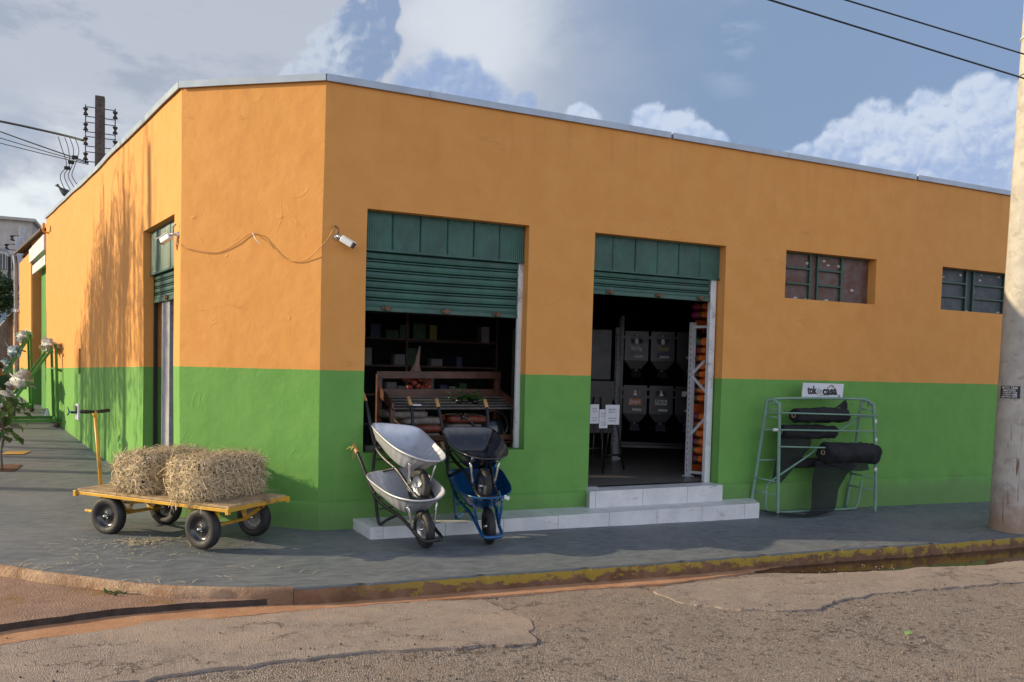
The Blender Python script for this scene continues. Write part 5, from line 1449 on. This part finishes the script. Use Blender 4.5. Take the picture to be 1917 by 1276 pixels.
awall('gate', 12.66, 15.35, .22, 4.1, -.16, -.20, mat("green gate sheet", (.085, .30, .05), .5, 0, .1, 5))
mb = MB()
for k in range(9): mb.bar(AL(12.75+k*.30, .3, -.158), AL(12.75+k*.30, 4.05, -.158), .006, .02, up=LD)
mb.build('gate_rib', mat("green gate rib", (.085, .29, .05), .5), ann)
awall('roller_box', 12.66, 16.25, 4.12, 4.47, .05, -.25, MAT['white_post'])
awall('valance', 12.66, 15.7, 3.78, 4.00, .02, -.02, MAT['white_post'])
mb = MB(); mb.bar(AL(12.66, 4.57, .10), AL(20.4, 4.77, .10), .05, .06); mb.bar(AL(12.66, 4.615, -.08), AL(20.4, 4.815, -.08), .36, .022); mb.build('roof_edge', MAT['dark_concrete'], ann)
MB().bar(AL(12.66, 4.62, -1.2), AL(20.4, 4.7, -1.2), 2.2, .06).build('roof', MAT['rust'], ann)
MB().tube([AL(20.1, 4.7, .12), AL(20.15, 4.4, .08), AL(20.1, .4, .06)], .06, 8).build('downpipe', MAT['grey_post'], ann)
lw_ = thing('boundary_wall', 'low orange boundary wall capped with a pale coping beyond the annex', 'wall', L(20.2, .4))
mb = MB(); o0 = L(20.2, .4); mb.bar(L(20.1, 1.5, -.14)-o0, L(22.5, 1.5, -.14)-o0, .28, 2.9); mb.build('masonry', MAT['paint'], lw_)
MB().bar(L(19.9, 3.0, -.12)-o0, L(22.6, 3.16, -.12)-o0, .45, .09).build('coping', MAT['white_post'], lw_)
fence = thing('plank_fence', 'tall weathered brown plank fence running on past the orange wall', 'fence', L(22.6, .4)); o0 = L(22.6, .4)
r = random.Random(4)
for k in range(46):
    s_ = 22.65+k*.22; h = 3.0-.012*k+r.uniform(-.03, .03)
    if k < 30 or k % 2 == 0: pass
    MB().bar(L(s_, .3, -.02+r.uniform(-.01, .01))-o0, L(s_, h, -.02)-o0, .03, .19, up=(1, 0, 0)).build('plank', MAT['fencewood'] if 'fencewood' in MAT else MAT.setdefault('fencewood', mat("weathered plank", (.22, .16, .11), .9, 0, .25, 4, .3, 30)), fence)
mb = MB(); mb.tube([L(22.6, 3.06, 0)-o0, L(33, 2.6, 0)-o0], .04, 6); mb.build('top_rail', MAT['grey_post'], fence)

# ------------------------------------------------------------------ far buildings, poles
wh = thing('warehouse', 'large warehouse with a grey-blue sheet roof in the left distance', 'warehouse', (-14, 62, 0))
mb = MB(); mb.loft([[(-14, -2, 10.0), (20, -2, 9.6)], [(-14, 8, 11.3), (20, 8, 10.9)]], closed=False, smooth=False); mb.build('roof', mat("blue grey roofing", (.24, .29, .33), .5, 0, .05, 1), wh)
MB().box((3, 4, 4.8), (34, 9, 9.6)).build('wall', MAT['concrete'], wh)
cb = thing('concrete_building', 'bare concrete building with a barred vertical window behind the street tree', 'building', (-9.3, 45, 0))
dkc = mat("bare concrete", (.42, .40, .37), .9, 0, .15, 1.2)
MB().box((-3.2, 3, 4.6), (9.4, 6, 9.2)).build('wall', dkc, cb)
wv = MB().box((.30, -.03, 6.85), (.80, .10, .85)).build('window', MAT['lens'], cb)
for k in range(6): MB().box((-.06+k*.145, -.12, 6.85), (.055, .06, .85)).build('bar', mat("grey bar", (.34, .34, .34), .7) if k == 0 else bpy.data.materials["grey bar"], wv)
wv = MB().box((-.55, -.03, 3.9), (1.6, .10, .8)).build('window', MAT['lens'], cb)
for k in range(9): MB().box((-1.25+k*.17, -.12, 3.9), (.055, .06, .85)).build('bar', bpy.data.materials["grey bar"], wv)
MB().box((-3.2, 2.9, 9.28), (9.8, 6.4, .16)).build('cornice', dkc, cb)
bh = thing('blue_house', 'pale blue house wall glimpsed over the plank fence', 'house', (-9.6, 39, 0)); MB().box((-1.5, 0, 2.0), (6, 4, 4.6)).build('wall', mat("pale blue wall", (.33, .42, .50), .8), bh); MB().box((-1.5, 0, 4.36), (6.4, 4.4, .12)).build('roof', MAT['concrete'], bh)
def far_pole(lab, x, y, h, w_, arms):
    root = thing('utility_pole', lab, 'utility pole', (x, y, 0)); MB().box((0, 0, h/2), (w_, w_, h)).build('shaft', mat("grey pole", (.42, .43, .45), .8), root, bevel=.02)
    for (z, sx) in arms:
        MB().tube([(0, 0, z+.12), (sx*.45, 0, z+.12), (sx*.45, 0, z-.12), (0, 0, z-.12)], .018, 6).build('bracket', MAT['wire'], root)
        MB().lathe([(0, -.11), (.10, -.11), (.10, -.07), (.05, -.02), (.05, .02), (.10, .07), (.10, .11), (0, .11)], (sx*.45, 0, z), (0, 0, 1), 12).build('insulator', MAT['insul'], root)
far_pole('taller grey concrete pole behind the annex roof', -7.15, 36.3, 7.7, .26, ((7.15, -1),))
far_pole('shorter grey concrete pole with one insulator beside the street tree', -6.73, 31.7, 6.62, .20, ((6.2, -1),))
lp_ = thing('street_lamp', 'slim dark lamp post with a curved arm in the left distance', 'street lamp', (-6.85, 30, .4)); MB().tube([(0, 0, 0), (0, 0, 5.2)], .07, 8).build('post', MAT['wire'], lp_); MB().tube(smooth_path([(0, 0, 5.2), (-.1, 0, 5.45), (-.4, 0, 5.5), (-.6, 0, 5.4)], 4), .06, 8).build('arm', MAT['grey_post'], lp_)

# dark wooden pole with insulators behind the shop
UP = V((-3.0, 19.1, 0)); up_ = thing('utility_pole', 'dark square utility pole with eight spool insulators behind the shop', 'utility pole', UP)
MB().box((0, 0, 4.71), (.26, .26, 9.42)).build('shaft', MAT['dark_concrete'], up_, bevel=.02)
for k in range(14): pass
mb = MB()
for k in range(16): mb.tube([(.0, -.128, 6.9+k*.16), (.0, -.136, 6.9+k*.16)], .022, 8)
mb.build('bolt_holes', MAT['ink'], up_)
for sx in (-1, 1):
    for zt_, zs in ((9.07, (8.92, 8.47)), (8.17, (8.05, 7.60))):
        X = sx*.36+(.05 if sx > 0 else -.02); MB().tube([(X, -.05, zs[0]+.2), (X, -.05, zs[1]-.2)], .016, 6).build('rod', MAT['wire'], up_)
        for z in zs:
            MB().lathe([(0, -.12), (.068, -.105), (.072, -.07), (.034, -.02), (.034, .02), (.072, .07), (.068, .105), (0, .12)], (X, -.05, z), (0, 0, 1), 12).build('insulator', MAT['insul'], up_)
            mb = MB()
            for dz in (-.14, .14): mb.tube([(sx*.12, -.05, z+dz), (X, -.05, z+dz)], .013, 6)
            mb.build('bracket', MAT['wire'], up_)
def P24(u, v, d=24.0):
    # points on the vertical plane of that pole, facing the street
    x = (u-958.5)/1500*d; y = -(v-638-113.4)/1500*d
    return V((-1.556, -8.217, 1.674))+Fv*d+Rv*x+Uv*y
def pw(name, lab, pts, r): o = MB().tube(smooth_path(pts, 4), r, 6).build(name, MAT['wire']); tag(o, lab, 'wire')
a = UP+V((-.38, -.05, 8.05))
pw('service_cable', 'thick twisted overhead cable reaching the dark pole from the left', [V((-16.5, 24.5, 10.2)), V((-9.0, 21.7, 9.05)), V((-6.2, 20.6, 8.72)), V((-4.2, 19.7, 8.32)), a], .032)
rr = UP+V((-.30, -.1, 7.42))
for zz, dz, r_, lab in ((8.32, 0, .018, 'upper of the thin cables sloping to the roof edge beside the dark pole'), (8.13, -.03, .012, 'middle thin cable sloping to the roof edge beside the dark pole'), (7.98, -.06, .012, 'lowest thin cable sloping to the roof edge beside the dark pole')):
    b_ = rr+V((0, 0, dz)); q_ = V((-5.735, 20.33, zz)); far = b_+(q_-b_)*4.2+V((0, 0, .5))
    o = MB().tube(sag(far, b_, .16, 40), r_, 6).build('service_cable', MAT['wire']); tag(o, lab, 'wire')
for i, (dx, lab) in enumerate(((-.72, 'outermost'), (-.55, 'second'), (-.42, 'third'), (-.28, 'innermost'))):
    b0 = a+V((dx, .1, .06)); pw('drop_wire', '%s drop wire looping from the cable down to the roof by the dark pole' % lab, [b0, b0+V((.10, 0, -.35)), a+V((-.50+.07*i, .1, -.75)), a+V((-.66+.10*i, .1, -1.05)), a+V((-.60+.14*i, .1, -1.35)), a+V((-.42+.12*i, .1, -1.65))], .011)
for i, (dx, dz) in enumerate(((-.18, -.50), (-.28, -.66), (-.38, -.84))):
    o = MB().box(a+V((dx-.1, .05, dz)), (.17, .10, .10)).build('splice_box', MAT['wire'], bevel=.03); tag(o, ('highest', 'middle', 'lowest')[i]+' black splice connector on the drop wires', 'connector')

# pigeon on the roof edge
pg = thing('pigeon', 'dark pigeon standing on the roof edge facing left', 'pigeon', L(9.55, 4.80, -.08))
PF = (LN*.93+LD*.36).normalized(); PSd = V((-PF.y, PF.x, 0))
def pgp(s_, z, o=0): return PF*s_+PSd*o+V((0, 0, z))
mb = MB(); loops = []
spine = [(-.20, .06, .012), (-.14, .075, .03), (-.06, .10, .062), (.02, .125, .072), (.08, .16, .058), (.115, .205, .036), (.13, .245, .030), (.142, .268, .030), (.165, .268, .018), (.19, .26, .004)]
for i, (s_, z, r_) in enumerate(spine):
    loops.append([pgp(s_*1.25, z*1.05-.01+r_*1.25*sin(a), r_*1.15*cos(a)) for a in [2*pi*k/12 for k in range(12)]])
mb.loft(loops, True, True, True); mb.build('body', mat("pigeon feathers", (.035, .038, .045), .6, 0, .3, 30), pg)
MB().tube([pgp(.0, .08, .02), pgp(.0, .0, .02)], .008, 6).build('leg', mat("pigeon leg", (.25, .08, .06), .6), pg); MB().tube([pgp(.0, .08, -.02), pgp(.0, .0, -.02)], .008, 6).build('leg', bpy.data.materials["pigeon leg"], pg)

# ------------------------------------------------------------------ green A-frame racks with plastic-wrapped rolls
film = mat("clear plastic wrap", (.45, .45, .44), .5, 0, .3, 14, .6, 30); filmb = mat("bluish plastic wrap", (.28, .36, .44), .5, 0, .3, 14, .6, 30)
def arack(name, lab, o_, w_, h, dep, rz):
    root = thing(name, lab, 'roll rack', o_, rz, 'green wheeled racks on the side pavement')
    for y in (0, dep):
        mb = MB(); mb.bar((0, y, .10), (-.04, y, h), .05, .05, up=(0, 1, 0)); mb.bar((-w_, y, .12), (-.05, y, h), .05, .05, up=(0, 1, 0)); mb.bar((-w_-.02, y, .14), (.02, y, .14), .05, .06)
        mb.build('side_frame', MAT['stand_green'], root)
        for x in (-.02, -w_+.02):
            MB().lathe([(0, -.02), (.055, -.02), (.06, 0), (.055, .02), (0, .02)], (x, y, .06), (0, 1, 0), 16).build('castor', MAT['rust'], root)
    for x in (0, -w_): MB().bar((x, 0, .14), (x, dep, .14), .05, .05).build('base_rail', MAT['stand_green'], root)
    MB().bar((-.03, 0, h-.5), (-.03, dep, h-.5), .04, .04).build('back_rail', MAT['stand_green'], root)
    return root
rz1 = radians(10)
R1 = V((-3.30, 10.55, G(-3.3, 10.6)))
rk1 = arack('wheeled_rack', 'green wheeled A-frame rack with plastic-wrapped rolls, nearer of the two', R1, 1.05, 1.70, 1.05, rz1)
R2 = V((-4.20, 14.4, G(-4.2, 14.4)))
rk2 = arack('wheeled_rack', 'green wheeled A-frame rack with bluish rolls, farther of the two', R2, 1.0, 1.85, 1.0, rz1)
def wrapped(lab, base, w_, h, f, dep, r_, m_, seed, grp='plastic-wrapped rolls on the green racks'):
    Rz = Matrix.Rotation(rz1, 3, 'Z'); x = -w_+(w_-.05)*f-.06; z = .12+(h-.12)*f+.06
    root = thing('wrapped_roll', lab, 'wrapped roll', base+Rz @ V((x, -.12, z)), rz1, grp)
    mb = MB(); loops = []
    for i in range(13):
        t_ = i/12; e = sqrt(max(.02, 1-abs(2*t_-1)**4))
        loops.append([(r_*e*(1+.55*noise.noise(V((t_*4, cos(a)*1.6+seed, sin(a)*1.6)))+.40*noise.noise(V((t_*11, cos(a)*4+seed, sin(a)*4))))*cos(a), t_*(dep+.2), r_*e*(1+.55*noise.noise(V((t_*4, cos(a)*1.6+seed, sin(a)*1.6)))+.40*noise.noise(V((t_*11, cos(a)*4+seed, sin(a)*4))))*sin(a)) for a in [2*pi*k/16 for k in range(24)]])
    mb.loft(loops, True, True, True); rr_ = random.Random(int(seed*10))
    for _ in range(14):
        a = rr_.uniform(0, 6.28); q = V((r_*cos(a), rr_.uniform(-.05, dep*.6), r_*sin(a))); d1 = V((rr_.gauss(0, .06), rr_.gauss(0, .08), rr_.gauss(-.03, .06))); d2 = V((rr_.gauss(0, .06), rr_.gauss(0, .08), rr_.gauss(0, .06)))
        mb.add([q, q+d1, q+d1+d2, q+d2*.8], [(0, 1, 2, 3)])
    mb.build('wrap', m_, root)
    MB().tube([(0, -.10, 0), (0, dep+.3, 0)], .025, 8).build('core_tube', MAT['white'], root)
for f, r_, lab, m_ in ((.96, .10, 'topmost clear-wrapped roll on the nearer green rack', film), (.50, .17, 'fat clear-wrapped roll halfway up the nearer green rack', film), (.22, .17, 'lowest white-wrapped roll on the nearer green rack', film)):
    wrapped(lab, R1, 1.05, 1.70, f, 1.05, r_, m_, f*7)
for f, r_, lab, m_ in ((.95, .13, 'topmost clear-wrapped roll on the farther green rack', film), (.74, .13, 'second bluish-wrapped roll on the farther green rack', filmb), (.55, .12, 'third bluish-wrapped roll on the farther green rack', filmb), (.30, .14, 'lowest bluish-wrapped roll on the farther green rack', filmb)):
    wrapped(lab, R2, 1.0, 1.85, f, 1.0, r_, m_, f*9)
cone = MB().lathe([(.0, .30), (.02, .30), (.09, .0)], (-3.62, 11.75, G(-3.6, 11.8)), (0, 0, 1), 14).build('white_cone', MAT['white']); tag(cone, 'small white cone on the pavement behind the nearer green rack', 'cone')

# seated worker at the left edge
def person():
    root = thing('person', 'person in a dark green shirt sitting low behind the green racks', 'person', (-4.62, 12.2, G(-4.6, 12.2)), radians(-60))
    me = bpy.data.meshes.new('body'); 
    J = {'pel': (0, 0, .42), 'spi': (.02, 0, .62), 'che': (.06, 0, .84), 'nec': (.10, 0, 1.00), 'hea': (.13, 0, 1.12), 'top': (.13, 0, 1.22)}
    vs = []; es = []; rad = []
    def add(p, r_, par=None):
        vs.append(p); rad.append(r_)
        if par is not None: es.append((par, len(vs)-1))
        return len(vs)-1
    pel = add((0, 0, .42), .15); spi = add((.02, 0, .62), .14, pel); che = add((.06, 0, .86), .15, spi); nec = add((.10, 0, 1.0), .055, che); he = add((.13, 0, 1.11), .085, nec); top = add((.135, 0, 1.20), .075, he)
    for s_ in (-1, 1):
        hip = add((.03, s_*.11, .42), .095, pel); kn = add((.44, s_*.14, .46), .065, hip); an = add((.50, s_*.13, .09), .042, kn); to = add((.64, s_*.14, .045), .038, an)
        sh_ = add((.06, s_*.19, .93), .065, che); el = add((.24, s_*.24, .70), .042, sh_); wr = add((.46, s_*.14, .68), .030, el); ha = add((.54, s_*.12, .68), .034, wr)
    me.from_pydata(vs, es, []); o = bpy.data.objects.new('body', me); COL.objects.link(o); o.parent = root
    md = o.modifiers.new('skin', 'SKIN'); sv = me.skin_vertices[0].data
    for v, r_ in zip(sv, rad): v.radius = (r_, r_)
    sv[0].use_root = True
    o.modifiers.new('sub', 'SUBSURF').render_levels = 2
    bpy.context.view_layer.update(); dg = bpy.context.evaluated_depsgraph_get(); m2 = bpy.data.meshes.new_from_object(o.evaluated_get(dg))
    o.modifiers.clear(); o.data = m2
    for k in ('skin', 'shirt', 'denim', 'shoe'): m2.materials.append(MAT[k])
    for p in m2.polygons:
        c = p.center; p.use_smooth = True
        p.material_index = 3 if c.z < .10 else 2 if (c.z < .50 and not (c.x > .3 and c.z > .58)) else 1 if (c.z < .985 and c.x < .22) else 0
    mb = MB(); mb.ball((.115, 0, 1.175), (.105, .098, .095), 14, 10); mb.build('hair', MAT['hair'], root)
    MB().lathe([(0, .0), (.16, .0), (.14, .28), (0, .28)], (0, 0, 0), (0, 0, 1), 14).build('stool', MAT['rust'], None).location = (-4.62, 12.2, G(-4.6, 12.2))
    return root
person()
so = [o for o in bpy.data.objects if o.name.startswith('stool')][0]; tag(so, 'low round stool under the seated person', 'stool')

# ------------------------------------------------------------------ sapling in its pit
tp = V((-3.40, 4.50, G(-3.4, 4.5)))
o = MB().prism([(tp.x-.12, tp.y-.12), (tp.x+.17, tp.y-.14), (tp.x+.16, tp.y+.50), (tp.x-.13, tp.y+.5)], lambda x, y: G(x, y)-.02, lambda x, y: G(x, y)+.010).build('tree_pit', mat("dug red soil", (.14, .055, .03), .95, 0, .3, 12, .8, 40)); tag(o, kind='structure')
sp = thing('sapling', 'young sapling with big heart-shaped leaves in a square pit at the left edge', 'sapling', tp)
trunk = smooth_path([(0, 0, 0), (-.01, 0, .25), (.02, .0, .48), (.0, .0, .62), (.03, .0, .80), (.02, 0, 1.0)], 4)
MB().tube(trunk, [.014-.008*k/(len(trunk)-1) for k in range(len(trunk))], 7).build('trunk', MAT['bark'], sp)
r = random.Random(21); mb = MB(); tw = MB()
for k in range(74):
    zc = r.uniform(.42, 1.06); a = r.uniform(0, 2*pi); rad = r.uniform(.03, .27)*(1.15-abs(zc-.75)*1.2); base = V((rad*cos(a)+.02, rad*sin(a), zc)); s_ = r.uniform(.045, .085)
    d = V((cos(a)*.6, sin(a)*.6, r.uniform(-1.2, -.1))).normalized(); sd = d.cross(V((cos(a+.4), sin(a+.4), .6))).normalized(); nn = sd.cross(d)
    shape = ((0, 0), (.55, .28), (.75, .75), (.5, 1.2), (0, 1.75), (-.5, 1.2), (-.75, .75), (-.55, .28))
    pts = [base+sd*x*s_+d*y*s_+nn*(abs(x)*.35-(y*.25)**2)*s_ for x, y in shape]
    mb.add(pts+[base+d*.8*s_], [(8, i, (i+1) % 8) for i in range(8)])
    tw.tube([V((.015, 0, zc-.10)), base.lerp(V((0, 0, zc)), .4), base], .0032, 4, False)
mb.build('crown', MAT['leaf'], sp); tw.build('twigs', MAT['bark'], sp)
# wet spot on the pavement, its reflection painted as a yellow patch
pud2 = MB(); 
def flat(name, pts, m_, h=.004): 
    mb = MB(); mb.add([(x, y, G(x, y)+h) for x, y in pts], [tuple(range(len(pts)))]); return mb.build(name, m_)
o = flat('painted_reflection', [(-3.66, 6.15), (-3.36, 6.15), (-3.30, 6.55), (-3.62, 6.55)], MAT['yellow'], .010); tag(o, 'small yellow patch painted as a reflection on the wet pavement by the sapling', 'painted reflection')

# ------------------------------------------------------------------ trees
def leaf_tree(name, lab, base, trunk_h, cr, n, m_, seed, leaf=.05, squash=.9, group=None):
    root = thing(name, lab, 'tree', base, 0, group); r = random.Random(seed)
    tr = MB(); tr.tube(smooth_path([(0, 0, -.1), (.03, .02, trunk_h*.5), (0, 0, trunk_h), (.02, 0, trunk_h+cr*.8)], 5), [.10]*6+[.08]*6+[.05]*4, 9)
    for k in range(9):
        a = 2*pi*k/9; tr.tube(smooth_path([(0, 0, trunk_h*.9+.03*k), (cr*.35*cos(a), cr*.35*sin(a), trunk_h+cr*.4), (cr*.75*cos(a), cr*.75*sin(a), trunk_h+cr*r.uniform(.4, 1.2))], 3), [.04, .035, .03, .025, .02, .015, .01], 6)
    tr.build('trunk', MAT['bark'], root)
    mb = MB(); cz = trunk_h+cr*.85
    cl = [(V((r.gauss(0, 1), r.gauss(0, 1), r.gauss(0, 1))).normalized()*cr*r.uniform(.55, .98)) for _ in range(60)]
    for k in range(n):
        c = r.choice(cl); q = c+V((r.gauss(0, 1), r.gauss(0, 1), r.gauss(0, 1)))*cr*.16
        q = V((q.x, q.y, q.z*squash)); d = V((r.gauss(0, 1), r.gauss(0, 1), r.gauss(-.3, .8))).normalized(); sd = d.orthogonal().normalized(); sd = Matrix.Rotation(r.uniform(0, 6.28), 3, d) @ sd
        L_ = leaf*r.uniform(.7, 1.5); o_ = V((0, 0, cz))+q
        mb.add([o_, o_+d*L_*.5+sd*L_*.28, o_+d*L_, o_+d*L_*.5-sd*L_*.28], [(0, 1, 2, 3)])
    mb.build('crown', m_, root); return root
leaf_tree('street_tree', 'round clipped street tree in front of the concrete building at the left edge', (-6.55, 22.5, G(-6.5, 22.5)), 2.35, .92, 9000, MAT['leaf_dark'], 5, .10, .85)
def weeper(name, lab, base, zc, hw, hh, n, seed):
    """a weeping street tree: limbs with long hanging strands of small leaves"""
    root = thing(name, lab, 'tree', base, 0, 'weeping trees across the side street'); r = random.Random(seed)
    top = zc+hh*.6
    tr = MB(); tr.tube(smooth_path([(0, 0, -.2), (.08, .03, zc*.4), (0, 0, zc), (.0, .05, top)], 5), [.15-.006*k for k in range(16)], 10)
    mb = MB()
    for k in range(n):
        a = r.uniform(0, 2*pi); rad = hw*sqrt(r.random()); zt_ = zc+hh*r.uniform(-.1, 1.0)*(1-(rad/hw)**2*.6)
        p = V((rad*cos(a), rad*sin(a), zt_))
        if k % 4 == 0: tr.tube(smooth_path([(0, 0, zc*.9+.1*hh), (p.x*.5, p.y*.5, zt_+.25), p], 4), [.03-.003*i for i in range(9)], 5, False)
        L_ = r.uniform(.5, 1.7)*hh*.55; sw = V((r.gauss(0, .06), r.gauss(0, .06), 0)); m_ = int(L_/.05)
        for i in range(m_):
            f = i/m_; q = p+sw*f*f-V((0, 0, L_*f)); d = V((r.gauss(0, 1), r.gauss(0, 1), r.gauss(-1.6, .5))).normalized(); sd = V((cos(a+r.uniform(-2, 2)), sin(a+r.uniform(-2, 2)), 0)); l_ = r.uniform(.07, .15); wd = r.uniform(.018, .036)
            mb.add([q-sd*wd*.4, q+d*l_*.5+sd*wd, q+d*l_, q+d*l_*.5-sd*wd], [(0, 1, 2, 3)])
    tr.build('trunk', MAT['bark'], root); mb.build('crown', MAT['leaf_dark'], root); return root
TS = V((TO_SUN.x, TO_SUN.y, 0)); TSh = TS.normalized(); tanE = TO_SUN.z/TS.length
for (s_, z, d, hw, hh, n, sd_, lab) in ((3.1, 2.2, 10.0, 1.2, 2.6, 115, 1, 'weeping tree nearest the opposite corner of the side street'), (4.6, 1.7, 9.0, 1.3, 2.6, 185, 2, 'widest weeping tree across the side street'),
        (5.9, 1.2, 10.5, 1.05, 2.3, 120, 6, 'weeping tree second up the side street'), (7.0, .7, 9.5, .85, 1.8, 70, 7, 'smallest weeping tree farthest up the side street'), (1.5, 2.7, 13.0, .6, 2.2, 16, 8, 'thin young weeping tree set back from the opposite corner')):
    q = L(s_, 0)+TSh*d
    weeper('weeping_tree', lab, (q.x, q.y, G(q.x, q.y)-.1), z+d*tanE, hw, hh, n, sd_)
